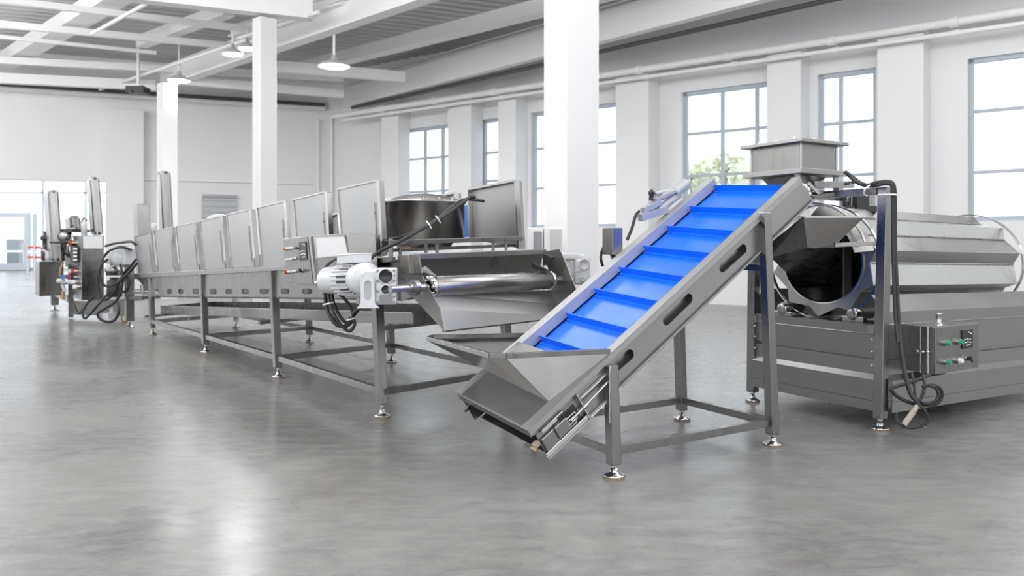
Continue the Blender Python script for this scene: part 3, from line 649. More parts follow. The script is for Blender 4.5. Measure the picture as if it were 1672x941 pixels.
# discharge end: cross beam, back plate, roller, side cheeks, chute
ba, bb = Y(672, 419.5, -.04), PL(888, 411, N1 + cF, nF)
m = MB(); m.bar(ba, bb, .07, .046); m.build('end_beam', SH, fy, bevel=.003)
m = MB(); m.prism([ba - UP * .02, bb - UP * .02, bb - UP * .26 + dF * .12, ba - UP * .26 + dF * .12], dF * .008); m.build('end_plate', ST, fy)
ra, rb = Y(703, 468.5, -.02), None
cR = nrm(V((kF.x, kF.y, 0))); Lr = 1.50; rb = ra + cR * Lr; rb.z = CH - 57.5 / F * rb.y
rr = 17.5 / F * ra.y * .97; ax = nrm(rb - ra); m = MB()
m.lathe(ra, ax, [(0, 0), (rr * .9, 0), (rr, .012), (rr, Lr - .012), (rr * .9, Lr), (0, Lr)], 48); ro = m.build('discharge_roller', SR, fy)
m = MB()
for k in (-.015, Lr + .0): m.lathe(ra + ax * k, ax, [(rr * .6, 0), (rr * 1.06, .002), (rr * 1.06, .02), (rr * .6, .022)], 40)
for e, s_ in ((ra, -1), (rb, 1)):
    for k in range(8): an = 2 * math.pi * k / 8; o_ = UP * math.cos(an) + nrm(ax.cross(UP)) * math.sin(an); p = e + o_ * rr * .82; m.cyl(p, p + ax * s_ * .045, .010, seg=8)
m.build('roller_collar', SP, ro)
m = MB(); m.cyl(ra - ax * .42, ra + ax * .05, .026, seg=16); m.cyl(rb, rb + ax * .25, .026, seg=16); m.build('drive_shaft', SP, fy)
m = MB(); m.cyl(ra - ax * .20, ra - ax * .155, .062, seg=28); m.cyl(ra - ax * .235, ra - ax * .20, .04, seg=20); m.build('shaft_bearing', SR, fy)
# scraper blade over the roller with pointed ends
m = MB(); pu = UP * (rr * .72); bk = dF * .16
m.hexa([ra + pu + dF * .10 + UP * .01, rb + pu + dF * .10 + UP * .01, rb + pu * 1.2 + dF * .03, ra + pu * 1.2 + dF * .03], [p + UP * .008 for p in (ra + pu + dF * .10 + UP * .01, rb + pu + dF * .10 + UP * .01, rb + pu * 1.2 + dF * .03, ra + pu * 1.2 + dF * .03)]); m.build('scraper', SR, fy)
m = MB()
for e, s_ in ((ra, 1), (rb, -1)): MB().prism([e + ax * s_ * .02 + dF * .24 + UP * .12, e + ax * s_ * .06 + dF * .18 + UP * .16, e + ax * s_ * .02 - dF * .06 + UP * (rr * 1.05), e + ax * s_ * .02 - dF * .04 + UP * rr * .5], ax * s_ * .01).build('scraper_arm', SH, fy)
# near cheek: bearing bracket and the sloping chute side
Z = lambda x, y, o=0: Y(x, y, o)
m = MB(); m.prism([Z(648.5, 417.5), Z(683, 416.5), Z(689, 447), Z(653, 448)], inw(.01)); m.prism([Z(667, 417), Z(669, 417), Z(673, 447), Z(671, 447)], nF * .02); m.prism([Z(620, 426), Z(650, 424), Z(676, 485), Z(655, 492), Z(622, 491)], inw(.008)); m.build('bearing_bracket', ST, fy, bevel=.002)
m = MB(); m.prism([Z(652, 448, .03), Z(689, 450, .03), Z(692, 457, .03), Z(718.7, 505, .03), Z(726.5, 542.5, .03), Z(673.7, 485, .03), Z(676, 462, .03)], inw(.007)); m.build('chute_cheek', SH, fy)
# far cheek
X = lambda x, y: PL(x, y, N1 + cF * .98, nF)
m = MB(); m.prism([X(888, 411), X(914, 407), X(918, 414), X(941, 471), X(926, 520), X(909, 520), X(901, 477), X(905, 450), X(896, 440)], inw(-.007)); m.build('chute_cheek', SH, fy)
m = MB(); m.prism([X(889, 415), X(906, 420), X(893, 434), X(889, 433)], nF * .02); m.build('cheek_gusset', SH, fy)
# chute sheet: upper slope, fold, lower slope
a0, a1, a2 = Z(702, 480), Z(718.7, 505), Z(726.2, 540.5)
b0, b1, b2 = X(901, 476), X(909, 497), X(925, 517.5)
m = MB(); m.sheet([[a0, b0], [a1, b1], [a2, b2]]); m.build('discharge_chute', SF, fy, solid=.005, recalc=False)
m = MB(); m.cyl(a0 + UP * .006, b0 + UP * .006, .008, seg=8); m.build('chute_lip', SP, fy)
m = MB(); m.bar(a2 + dF * .02 - UP * .006, b2 + dF * .02 - UP * .006, .03, .012); m.build('chute_hem', ST, fy)
# ---- gearmotor on the near side
gp = ra - ax * .40                                                        # gearbox centre line on the roller shaft
def gm(px, py, off): return Y(px, py, off)
OG = .40
g0 = PL(630, 468, N1 + nF * OG, nF); hG = 60 / F * g0.y / 2; wG = 33 / F * g0.y / 2
fx = V((1, .06, 0)); fx = nrm(fx); fyv = UP.cross(fx)                     # face of the gearbox looks at the camera side
m = MB(); m.box(g0 + UP * .0 + fyv * .10, fx, fyv, UP, wG, .09, hG); m.box(g0 - fx * .10 + fyv * .12, fx, fyv, UP, .07, .085, hG * .86)
m.box(g0 - fx * .16 + fyv * .14 + UP * .02, fx, fyv, UP, .04, .075, hG * .6)
gb = m.build('gear_motor', WPT, fy, bevel=.012)
def ring(c, r0, r1, dep, mt, nm, par):
    k = MB(); k.lathe(c, -fyv, [(r0, -.01), (r1, -.01), (r1, .012), (r0, .012), (r0 * .96, -.005), (0, -.006)], 32); return k.build(nm, mt, par)
fc = g0 + fyv * .008
k = MB(); k.lathe(fc + UP * (17 / F * g0.y), -fyv, [(.062, -.01), (.062, .012), (.052, .014)], 32); k.build('bearing_boss', WPT, gb); k = MB(); k.lathe(fc - UP * (5 / F * g0.y), -fyv, [(.042, -.01), (.042, .012), (.033, .014)], 32); k.build('bearing_boss', WPT, gb)
k = MB(); k.lathe(fc + UP * (17 / F * g0.y), -fyv, [(.052, .013), (.050, .004), (0, .002)], 32); k.lathe(fc - UP * (5 / F * g0.y), -fyv, [(.033, .013), (.030, .004), (0, .002)], 32); k.build('shaded_bore', BLK, gb)  # shallow black dishes; the shade inside the bores put into their colour
k = MB(); k.box(fc - UP * (21.5 / F * g0.y) - fyv * .004, fx, fyv, UP, 10 / F * g0.y, .01, 7.6 / F * g0.y); k.build('grey_cover', mat('mid_grey_cover', (.22, .22, .225), .4), gb)
k = MB()
for (i, j) in ((-1, 1), (1, 1), (-1, .35), (1, .35), (-1, -.3), (1, -.3), (-1, -1), (1, -1), (.4, 1), (1, .7), (1, -.65)): p = fc + fx * wG * .82 * i + UP * hG * .86 * j; k.cyl(p, p - fyv * .012, .009, seg=6)
k.build('bolt_heads', ST, gb)
k = MB(); P = lambda a, b: g0 - fx * .135 + fx * a + UP * b + fyv * .012                       # torque arm with a long slot
out = [P(-.05 * math.cos(t) , .03 + .045 * math.sin(t)) for t in [math.pi * i / 8 for i in range(9)]] + [P(.05, -.14), P(.085, -.165), P(-.075, -.165), P(-.05, -.13)]
out = [P(.05 * math.cos(math.pi * i / 8), .03 + .05 * math.sin(math.pi * i / 8)) for i in range(9)] + [P(-.055, -.13), P(-.085, -.165), P(.09, -.165), P(.055, -.13)]
hol = [P(.025 * math.cos(math.pi * i / 6), .02 + .025 * math.sin(math.pi * i / 6)) for i in range(7)] + [P(.025 * math.cos(math.pi + math.pi * i / 6), -.08 + .025 * math.sin(math.pi + math.pi * i / 6)) for i in range(7)]
k.plate(out, [hol], -fyv * .03); k.build('torque_arm', WPT, gb, bevel=.004)
mx0 = g0 - fx * .10 + fyv * .16 + UP * .055; mdir = nrm(V((W(535, 458, 7.25) - mx0).to_tuple()))
Lm = (W(535, 458, 7.25) - mx0).length; rm = .118
k = MB(); k.lathe(mx0, mdir, [(.05, -.03), (.075, 0), (.08, .06), (rm * 1.06, .10), (rm * 1.10, .13), (rm * 1.10, .20), (rm, .22), (rm, Lm * .72), (rm * .97, Lm * .73), (rm * .97, Lm * .97), (rm * .85, Lm), (0, Lm)], 40); mo = k.build('motor_body', WPT, gb)
k = MB()
for i in range(22):
    an = 2 * math.pi * i / 22; s1 = nrm(mdir.cross(UP)); s2 = s1.cross(mdir); o_ = s1 * math.cos(an) + s2 * math.sin(an)
    p = mx0 + mdir * .24 + o_ * rm; q = mx0 + mdir * (Lm * .66) + o_ * rm; k.bar(p, q, .006, .028, o_)
k.build('cooling_fins', WPT, gb)
k = MB()
for i in range(14):
    an = 2 * math.pi * (i + .5) / 14; o_ = s1 * math.cos(an) + s2 * math.sin(an); p = mx0 + mdir * (Lm * .34) + o_ * (rm + .001); q = mx0 + mdir * (Lm * .52) + o_ * (rm + .001); k.bar(p, q, .03, .005, o_)
k.build('vent_slots', BLK, gb)
k = MB(); tb = mx0 + mdir * (Lm * .42) + UP * (rm + .045); k.box(tb, mdir, mdir.cross(UP), UP, .15, .075, .035); k.box(tb + UP * .036, mdir, mdir.cross(UP), UP, .155, .08, .008); k.build('terminal_box', WPT, gb, bevel=.008)
k = MB(); mc = mx0 + mdir * (Lm * .3) - UP * (rm + .03); k.cyl(mc, mc - UP * .05, .03, seg=8); k.box(mc + UP * .02, mdir, mdir.cross(UP), UP, .12, .05, .012); k.build('motor_foot', SR, gb, bevel=.003)
# power cables from the motor to the far hood, with pale ties
D_ = lambda px, py, y: W(px, py, y)
k = MB(); k.tube([D_(604, 424, 6.95), D_(612, 416, 6.98), D_(630, 405, 7.0), D_(651.7, 395, 7.02), D_(678, 380, 7.15), D_(699.5, 368, 7.3), D_(725, 352, 7.6), D_(748, 336, 7.9), D_(762, 326, 8.1), D_(768, 322, 8.15), D_(775, 322, 8.2)], .0165)
k.tube([D_(634.5, 390.5, 7.5), D_(652, 388, 7.45), D_(675, 379, 7.35), D_(699.5, 366, 7.35), D_(716, 356, 7.55), D_(740, 336, 7.9), D_(757, 326, 8.15), D_(775, 326.5, 8.2), D_(790, 328.5, 8.3)], .0135)
k.build('power_cable', RUB, fy)
k = MB()
for px, py, y in ((700, 367, 7.32), (715, 358.5, 7.5)): MB().tube([D_(px - 4, py - 6, y - .05), D_(px + 1, py, y - .07), D_(px + 4, py + 6, y - .05)], .006).build('cable_tie', WPL, fy)
def coil(pts, r, nm, par): k = MB(); k.tube([D_(*p) for p in pts], r, 8); return k.build(nm, RUB, par)
Yc = 7.35
coil([(560, 418, 7.0), (540, 428, 7.2), (530, 440, Yc), (528, 455, Yc), (530, 480, 7.3), (534, 505, 7.25), (548, 527, 7.2), (562, 534, 7.2), (574, 526, 7.2), (576, 512, 7.2), (568, 495, 7.25), (550, 475, 7.3)], .014, 'cable_coil', fy)
coil([(536, 470, 7.25), (538, 490, 7.2), (545, 512, 7.15), (556, 530, 7.15), (570, 541, 7.15), (579, 530, 7.15), (577, 513, 7.15), (590, 503, 7.05), (600, 499, 6.95)], .014, 'cable_coil', fy)
coil([(541, 470, 7.3), (545, 495, 7.25), (556, 518, 7.2), (568, 528, 7.2), (578, 515, 7.18), (588, 502, 7.1), (592, 495, 7.0)], .014, 'cable_coil', fy)
coil([(534, 468, 7.35), (533, 495, 7.3), (540, 520, 7.25), (552, 533, 7.2), (566, 530, 7.2), (572, 518, 7.2)], .0125, 'cable_coil', fy)
k = MB()
for px, py in ((536, 497), (575, 522)): MB().tube([D_(px - 8, py + 1, 7.12), D_(px, py - 1, 7.05), D_(px + 8, py - 3, 7.12)], .007).build('cable_tie', WPL, fy)
k = MB(); a = D_(517, 462.5, 7.6); b = D_(532, 461, 7.5); k.cyl(a, b, .014, seg=10); k.cyl(a, a + (b - a) * .2, .024, seg=10); k.build('cable_gland', SP, fy)
# ---- control cabinet on the near side
oc = .33; S = lambda x, y, e=0: Y(x, y, oc + e)
cf = [S(462.6, 389.7), S(504.5, 384.8), S(514.5, 467), S(469, 462)]; cg = [S(504.5, 384.8), S(567, 381.7), S(574, 464), S(514.5, 467)]
m = MB(); m.prism([cf[0], cf[1], cg[1], cg[2], cf[2], cf[3]], -nF * .26); cb = m.build('control_cabinet', ST, fy, bevel=.004)
m = MB(); m.prism([S(464, 391, .001), S(503, 386.3, .001), S(512.5, 465.5, .001), S(470, 460.5, .001)], nF * .012); m.build('button_panel', ST, cb, bevel=.003)
m = MB(); m.prism([S(513.7, 387, .001), S(564, 385, .001), S(570, 417.6, .001), S(517.5, 423, .001)], nF * .012); m.prism([S(506, 386, .0), S(509.5, 386, .0), S(519, 465, .0), S(515.5, 466, .0)], nF * .016); m.cur = 1
m.prism([S(516, 389, .013), S(562, 387, .013), S(567.3, 416, .013), S(519.5, 420.8, .013)], nF * .003); m.build('viewing_panel', [SR, GPN], cb)
for x, y, mt, r in [(466.5, 406.5, AMB, .013), (471.8, 405.8, WPL, .012), (476.4, 405.4, WPL, .012), (481, 405, WPL, .012), (486, 404.6, GRN, .015), (471.6, 424, WPL, .012), (475.6, 423.5, WPL, .012), (479.8, 423, WPL, .012), (486, 421.5, WPL, .012),
                    (470, 444.5, RED, .016), (475.5, 443.8, WPL, .012), (480.2, 443.5, WPL, .012), (485.5, 443, WPL, .012), (493.5, 441.5, BLK, .020), (500, 440, SP, .014)]: button(cb, S(x, y, .013), nF, r, mt, l=.035)
display(cb, [S(489, 396, .013), S(500, 394.7, .013), S(502.5, 424.5, .013), S(491, 426, .013)], nF)
# ---- white gearmotor on the far side of the discharge
c = W(940, 440, 8.45); m = MB(); m.box(c + V((-.04, .08, .0)), fx, fyv, UP, .13, .12, .15); m.box(c + V((.06, -.03, -.02)), fx, fyv, UP, .075, .07, .12); m.box(c + V((-.08, .02, .13)), fx, fyv, UP, .10, .10, .035); g2 = m.build('gear_motor', WPT, fy, bevel=.018)
k = MB(); e = c + V((.075, -.10, .05)); k.lathe(e, -fyv, [(.055, -.03), (.055, .01), (.045, .012), (.043, 0), (0, 0)], 28); k.build('bearing_boss', BGM, g2); k = MB(); e2 = c + V((.06, -.10, -.09)); k.lathe(e2, -fyv, [(.03, -.03), (.03, .01), (.02, .012), (0, .004)], 20); k.build('bearing_boss', BGM, g2); k = MB(); k.lathe(c + V((-.07, -.06, -.06)), -fyv, [(.03, -.03), (.03, .01), (.02, .012), (0, .004)], 20); k.build('bearing_boss', BGM, g2)
k = MB()
for (i, j) in ((-.01, -.01), (.03, -.01), (-.05, .08), (.13, .10), (.13, -.1), (-.05, -.14)): p = c + V((i, -.105, j)); k.cyl(p, p + V((0, -.012, 0)), .011, seg=6)
k.build('bolt_heads', BGM, g2)

# ================================================================== HEATING UNIT at the far end of the line
bu = thing('heating_unit', 'stainless burner unit with tall flues and hoses at the far left end of the line', 'machine', Fl(150, 520))
bd, bk_ = dF, kF
def vb(nm, x0, x1, yt, yb, y0, dirv, ext, mt=ST, par=bu, bev=.008):
    m = MB(); r = vbox(m, x0, x1, yt, yb, y0, dirv, ext); o = m.build(nm, mt, par, bevel=bev); return o, r
kk = kF
# left box: face across the line, narrow side along it
lb, (P, Q_, z0, z1) = vb('burner_box', 64, 104, 427.5, 484, 17.2, kk, dF * .62)
cbx, (P, Q_, z0, z1) = vb('control_cabinet', 133, 170, 384.5, 491, 16.0, kk, dF * .95)
m = MB(); n2 = -dF
def on(px, py, e=.004): return PL(px, py, P + n2 * e, dF)
m.prism([on(135, 386), on(167, 386), on(167.5, 406), on(135.5, 406)], n2 * .01); m.build('viewing_panel', GPN, cbx)
def os_(px, py, e=.004): return PL(px, py, P + nF * e, nF)
for x, y, mt in [(123, 397, RED), (123.6, 443, WPL), (127, 443, RED), (117.5, 452, RED), (120.5, 452.4, RED), (126, 452.5, BLK), (121, 460.3, WPL), (127.5, 460.6, WPL), (130.5, 468.7, WPL)]: button(cbx, os_(x, y), nF, .045, mt, l=.12)
m = MB(); m.prism([os_(120, 403), os_(127.5, 402), os_(127.8, 428), os_(120.4, 429)], nF * .06); m.cur = 1
for y in (405, 411, 417, 423): m.prism([os_(121.5, y, .06), os_(126, y, .06), os_(126, y + 3, .06), os_(121.5, y + 3, .06)], nF * .02)
m.build('terminal_strip', [BLK, WPL], cbx)
m = MB(); m.prism([os_(118.5, 430), os_(128, 429), os_(128, 434), os_(118.5, 435)], nF * .05); m.build('cover_flap', ST, cbx)
def flue(x0, x1, xb0, xb1, yt, yb, y0, nm='flue', w=.4, bev=.06, seam=True):
    """square flue with rounded corners: front across the line, narrower side seen at its left"""
    z1 = W(x0, yt, y0).z; z0 = W(x0, yb, y0).z; a, b = W(xb0, yb, y0), None
    wpx = (x1 - x0) / F * y0; e1 = kk; fr = .62
    # left part = side along the line, right part = face
    xm = x0 + (x1 - x0) * .30; P = W(xm, HZ, y0)
    Qr = PL(x1, HZ, P, dF); s1 = (Qr - P); Ql = PL(x0, HZ, P, nF); s2 = (Ql - P)
    lean = W(xb0, HZ, y0) - W(x0, HZ, y0); lean.z = 0
    base = [flatp(P, 0), flatp(P + s1, 0), flatp(P + s1 + s2, 0), flatp(P + s2, 0)]
    m = MB(); m.hexa([q + lean + UP * z0 for q in base], [q + UP * z1 for q in base]); o = m.build(nm, ST, bu, bevel=bev)
    if seam:
        t = MB()
        for k in (.28, .72): q = base[0].lerp(base[1], k); t.bar(q + lean + UP * z0 - dF * .006, q + UP * (z1 - .02) - dF * .006, .03, .012, dF)
        t.build('seam', SH, o)
    return o
flue(70.3, 96.2, 78, 102.5, 310, 427, 16.9); flue(139.6, 163, 147, 167.5, 288.7, 384, 17.2); flue(254.6, 279.6, 264, 288, 279, 468, 17.7)
flue(215.7, 243.8, 222.5, 249, 333, 450, 17.4, 'square_duct', bev=.01, seam=False); flue(105, 131.5, 107, 132, 352.5, 376, 18.2, 'short_flue', bev=.05)
# white filter pots beside the flues
for x, y, yb, y0 in ((137.5, 361, 384, 16.6), (251, 364, 381, 16.4), (119, 372, 378, 17.6)):
    c = W(x, yb, y0); t = W(x, y, y0); r = 4.6 / F * y0; m = MB(); m.lathe(c, UP, [(0, 0), (r, 0), (r, (t - c).length * .8), (r * .7, (t - c).length * .95), (0, (t - c).length)]); m.build('filter_pot', WPT, bu)
    if x < 140: m = MB(); m.tube([t + V((-r, 0, -.05)), t + V((-r * .3, 0, .05)), t + V((r, 0, .0))], .018); m.build('pot_handle', ST, bu)
# platform with valves and pipes between the flues
y0 = 17.4; m = MB(); a, b = W(101, 377, y0), W(133, 377, y0); m.bar(a, b, .7, .06); m.build('platform', DK, bu)
rnd = random.Random(3)
m = MB()
for k in range(3):
    yy = 388 + 11 * k; c = W(106 + 5 * k, yy, 17.1); m.lathe(c, (0, -1, 0), [(.0, 0), (.10, 0), (.13, .04), (.10, .09), (.05, .12), (0, .12)], 20)
m.tube([W(100, 396, 17), W(110, 394, 16.9), W(118, 396, 16.9)], .03); m.tube([W(104, 402, 17.2), W(112, 412, 17.1), W(120, 418, 17)], .04); m.tube([W(82, 396, 16.7), W(96, 396, 16.6), W(112, 395, 16.6)], .022)
m.tube([W(100, 376, 17.2), W(101, 400, 17.2), W(102, 427, 17.2)], .05); m.tube([W(114, 378, 17.4), W(115, 405, 17.3), W(118, 425, 17.3)], .035); m.build('valve_pipes', DK, bu)
m = MB(); m.tube([W(108, 384, 17.1), W(111, 398, 17.0), W(110, 412, 17.0)], .03); m.tube([W(117, 384, 17.1), W(114, 404, 17.0), W(118, 420, 17.0)], .028); m.lathe(W(105, 386, 17.0), (0, -1, 0), [(.06, 0), (.10, .02), (.10, .06), (.06, .08), (0, .08)]); m.build('valve_pipes', SR, bu)
vb('back_panel', 107, 131, 412, 436, 17.5, kk, dF * .05, BGM)
# pump parts to the left of the first flue
m = MB(); c = W(75, 426, 17.6); m.lathe(c, UP, [(.06, 0), (.09, .03), (.09, .25), (.06, .27), (.06, .42), (.10, .43), (.10, .50), (.05, .52), (.05, .60), (0, .6)]); m.build('pump', DK, bu)
m = MB(); c = W(79, 421, 17.3); m.lathe(c, UP, [(.0, -.06), (.05, -.06), (.06, 0), (.05, .12), (0, .13)]); m.cyl(c + UP * .1, c + UP * .14 + V((-.12, 0, .02)), .025); m.build('valve_body', WPT, bu)
# small gas valves by the left box
m = MB(); m.cyl(W(96, 459, 16.9), W(103, 459, 16.7), .05, seg=12); m.cyl(W(102, 464, 16.8), W(106, 476, 16.8), .035); m.build('gas_valve', WPT, bu)
m = MB(); m.bar(W(101, 452, 16.7), W(109, 452, 16.7), .05, .07); m.bar(W(106, 463, 16.8), W(111, 463, 16.8), .03, .04); m.build('valve_handle', BLP, bu)
m = MB(); m.cyl(W(103, 475, 16.8), W(103, 489, 16.8), .035); m.tube([W(104, 428, 16.9), W(99, 440, 16.8), W(98, 452, 16.8)], .02); m.build('copper_fitting', BRZ, bu)
# frame: posts, base rails, lower panel
pL, pM, pR = Fl(89, 507.5), Fl(115.5, 520), Fl(211.3, 535)
leg(bu, pL, flatp(pL, .95), dF, .16, .10, .13, 'post'); leg(bu, pR, flatp(pR, CH - 31 / F * pR.y), dF, .14, .085, .12, 'post')
m = MB(); m.bar(flatp(pM, .02), flatp(pM, CH - 31 / F * pM.y), .09, .09, dF); m.build('post', ST, bu)
m = MB(); m.bar(flatp(pL, .44), flatp(pM, .40), .12, .14); m.build('base_rail', ST, bu)
m = MB(); a, b = flatp(pM, 0), flatp(W(203, 517, 17.0), 0); m.prism([a + UP * .08, b + UP * .08, b + UP * .36, a + UP * .36], -nF * .05); m.build('lower_panel', ST, bu)
m = MB(); m.bar(W(166, 491, 16.4), W(216, 490, 16.0), .5, .05); m.build('platform', ST, bu)
m = MB(); m.bar(W(226, 454, 15.45), W(246, 453, 14.7), .2, .04); m.build('end_shelf', ST, fy); m = MB(); m.bar(W(226, 486, 15.45), W(247, 486, 14.7), .3, .05); m.build('end_shelf', ST, fy)
m = MB(); c = W(234, 478, 15.1); m.cyl(c, c + UP * .14, .05); m.cyl(c + V((-.15, 0, .02)), c + V((.18, 0, .02)), .035); m.cyl(c - UP * .09, c + UP * .35, .02); m.build('drain_valve', SR, fy)
# motor: white drum, grey box; pump below
a, b = W(190, 418, 15.7), W(206, 420, 15.5); m = MB(); dd = nrm(b - a); m.lathe(a, dd, [(0, -.03), (.12, -.03), (.17, .02), (.19, .06), (.19, (b - a).length), (0, (b - a).length)], 28); mo2 = m.build('pump_motor', WPT, bu)
m = MB(); vbox(m, 203, 224, 406, 433, 15.3, kk, dF * .25); m.build('terminal_box', WPT, bu, bevel=.02)
m = MB(); c = W(186, 441, 15.9); m.lathe(c, UP, [(.11, -.10), (.13, -.10), (.13, -.04), (.15, -.04), (.15, .02), (.06, .04), (.06, .12), (.14, .13), (.14, .16), (0, .17)]); m.build('pump_flange', SR, bu)
m = MB(); c = W(187, 485, 15.9); m.lathe(c, UP, [(0, 0), (.13, 0), (.13, .30), (.08, .32), (.08, .36), (0, .36)]); m.build('pump', DK, bu)
for i, pts in enumerate([[(215, 408, 15.2), (196, 404, 15.2), (176, 412, 15.4), (165, 430, 15.4), (160, 455, 15.4), (163, 480, 15.4), (172, 490, 15.4), (186, 478, 15.3), (200, 450, 15.3), (214, 434, 15.2), (222, 424, 15.1)],
                       [(224, 430, 15.0), (206, 450, 15.1), (186, 466, 15.2), (170, 466, 15.3), (163, 450, 15.3), (166, 432, 15.3), (176, 424, 15.4)],
                       [(196, 432, 15.3), (201, 455, 15.2), (196, 480, 15.2), (186, 495, 15.2), (170, 505, 15.2), (160, 512, 15.2), (163, 521, 15.2), (176, 526, 15.1), (188, 522, 15.1), (194, 508, 15.1), (193, 495, 15.2)],
                       [(176, 480, 15.3), (160, 498, 15.2), (146, 514, 15.2), (138, 520, 15.2), (135, 510, 15.3), (142, 496, 15.4), (150, 488, 15.6)], [(120, 496, 16.0), (128, 512, 15.8), (136, 504, 15.8), (146, 490, 15.7)],
                       [(205, 448, 15.2), (211, 462, 15.2), (206, 475, 15.2), (196, 478, 15.2)], [(172, 402, 15.8), (186, 398, 15.6), (200, 396, 15.4), (214, 395, 15.2), (222, 400, 15.1)]]): coil(pts, .024 if i != 4 else .02, 'hose_coil', bu)
m = MB(); m.bar(W(168, 516, 15.4), W(186, 515.5, 15.3), .25, .10); m.cyl(W(182, 498, 15.3), W(182, 512, 15.3), .035); m.build('white_canister', WPT, bu)
m = MB(); p = Fl(199, 530); m.bar(p + UP * .03, p + V((.12, .1, .06)), .06, .05); m.bar(p + V((0, 0, .06)), p + V((-.02, .02, .18)), .03, .03); m.build('drain_spout', BRZ, bu)
# ================================================================== ROTATING DRUM MACHINE on the right
D1, D2 = Fl(1436.7, 703), Fl(1228.7, 656)
eD = nrm(D2 - D1); aD = V((.828, .561, 0)).normalized(); oD = V((.561, -.828, 0)).normalized(); WD = (D2 - D1).length
dm = thing('drum_tumbler', 'large stainless rotating drum machine on a folded sheet-steel base', 'machine', (D1 + D2) / 2 + aD * 1.6)
LD = 3.5; a3 = nrm(aD + UP * -.018)
# legs
leg(dm, D1, W(1445, 305, D1.y * 1.0), aD, .085, .068, .095); leg(dm, D2, flatp(D2, 1.99) + V((.02, 0, 0)), aD, .085, .068, .095)
for p in (D1 + aD * (LD - .1), D2 + aD * (LD - .1)): leg(dm, p, flatp(p, .9), aD, .085, .068, .095)
# base: side sheets (profile swept along the drum), end sheet
def prof(o0): return [(-.15, 1.085), (0, .955), (0, .86), (.004, .855), (0, .85), (0, .597), (-.03, .594), (-.03, .566), (0, .563), (0, .445), (.05, .405), (.05, .24), (.046, .236), (.05, .232), (.05, .15)]
def side(base, od, nm):
    m = MB(); g = []
    for s in (.05, LD):
        g.append([base + aD * s + od * o + UP * (z - .018 * s) for o, z in prof(0)])
    g = [[g[0][i], g[1][i]] for i in range(len(g[0]))]; m.sheet(g); return m.build(nm, SH, dm, solid=.008, recalc=False)
side(D1 - eD * .03, -eD, 'side_cover'); side(D2 + eD * .03, eD, 'side_cover')
def endz(p, q, pr, nm):
    m = MB(); g = [[p + -aD * o + UP * z, q - aD * o + UP * z] for o, z in pr]; m.sheet(g); return m.build(nm, SH, dm, solid=.008, recalc=False)
pe = [(0, .845), (0, .775), (.004, .77), (0, .765), (0, .597), (-.03, .594), (-.03, .566), (0, .563), (0, .445), (.035, .405), (.035, .24), (.031, .236), (.035, .232), (.035, .155)]
endz(D1 + eD * .03 + aD * .0, D2 - eD * .03 + aD * .0, pe, 'end_cover')
m = MB(); p, q = D1 + eD * .03 + UP * .84, D2 - eD * .03 + UP * .84; m.hexa([p, q, q + aD * .35, p + aD * .35], [x + UP * .008 for x in (p, q, q + aD * .35, p + aD * .35)]); m.build('end_shelf', ST, dm)
m = MB(); p, q = D1 + aD * .1 + eD * .0 + UP * .16, D2 + aD * .1 + UP * .16; m.hexa([p, q, q + aD * (LD - .2), p + aD * (LD - .2)], [x + UP * .01 for x in (p, q, q + aD * (LD - .2), p + aD * (LD - .2))]); m.build('base_floor', ST, dm)
m = MB(); x = D1 + eD * .07 + UP * .81; m.box(x - aD * .012, aD, eD, UP, .012, .03, .035); m.build('corner_block', SR, dm); m = MB(); x = D2 - eD * .04 + UP * .80; m.box(x - aD * .012, aD, eD, UP, .012, .03, .035); m.build('corner_block', SR, dm)
m = MB()
for z in (.73, .63, .52, .25, .20): x = D1 + eD * .055 + UP * z; m.lathe(x - aD * .03, -aD, [(.010, 0), (.008, .008), (0, .009)], 8); m.build('cover_bolt', SP, dm); m = MB(); x = D2 - eD * .06 + UP * z; m.lathe(x - aD * .03, -aD, [(.010, 0), (.008, .008), (0, .009)], 8); m.build('cover_bolt', SP, dm); m = MB()
# drum body: sawtooth cross-section swept along the axis; end plate with the round mouth; hoops
eR = hv(-.70, .714); C0 = W(1344, 428, 7.66)
def cs(r, an): return -eR * (r * math.cos(an)) + UP * (r * math.sin(an))
NB = 10; pts = []
for k in range(NB):
    a = math.radians(12.6 + 36 * k); pts.append((.49, a)); pts.append((.475, a - .02))if False else None
    pts.append((.418, a - math.radians(12)))
pts.sort(key=lambda t: -t[1])
prf = [(r, a) for r, a in pts]
LB = 2.46; m = MB(); n = len(prf); vs = [C0 + cs(r, a) for r, a in prf] + [C0 + a3 * LB + cs(r, a) for r, a in prf]
m.add(vs, [(i, (i + 1) % n, (i + 1) % n + n, i + n) for i in range(n)]); dr = m.build('drum', SD, dm, solid=.006, recalc=False)
m = MB()
for k in range(NB):
    a = math.radians(12.6 + 36 * k) - math.radians(13.5); r = .424; a2 = a - math.radians(1.0)
    m.bar(C0 + cs(r + .001, a) + a3 * .02, C0 + cs(r + .001, a) + a3 * (LB - .02), .012, .012, cs(1, a))
m.build('drum_seam', ST, dr)
m = MB(); hole = [C0 - a3 * .004 + cs(.368, 2 * math.pi * i / 48) for i in range(48)]
m.plate([C0 - a3 * .004 + cs(r, a) for r, a in prf], [hole], a3 * .008); m.build('mouth_plate', SR, dr)
m = MB(); m.plate([C0 + a3 * LB + cs(r, a) for r, a in prf], [], a3 * .008); m.build('end_plate', ST, dr)
k = 64; o_ = .505
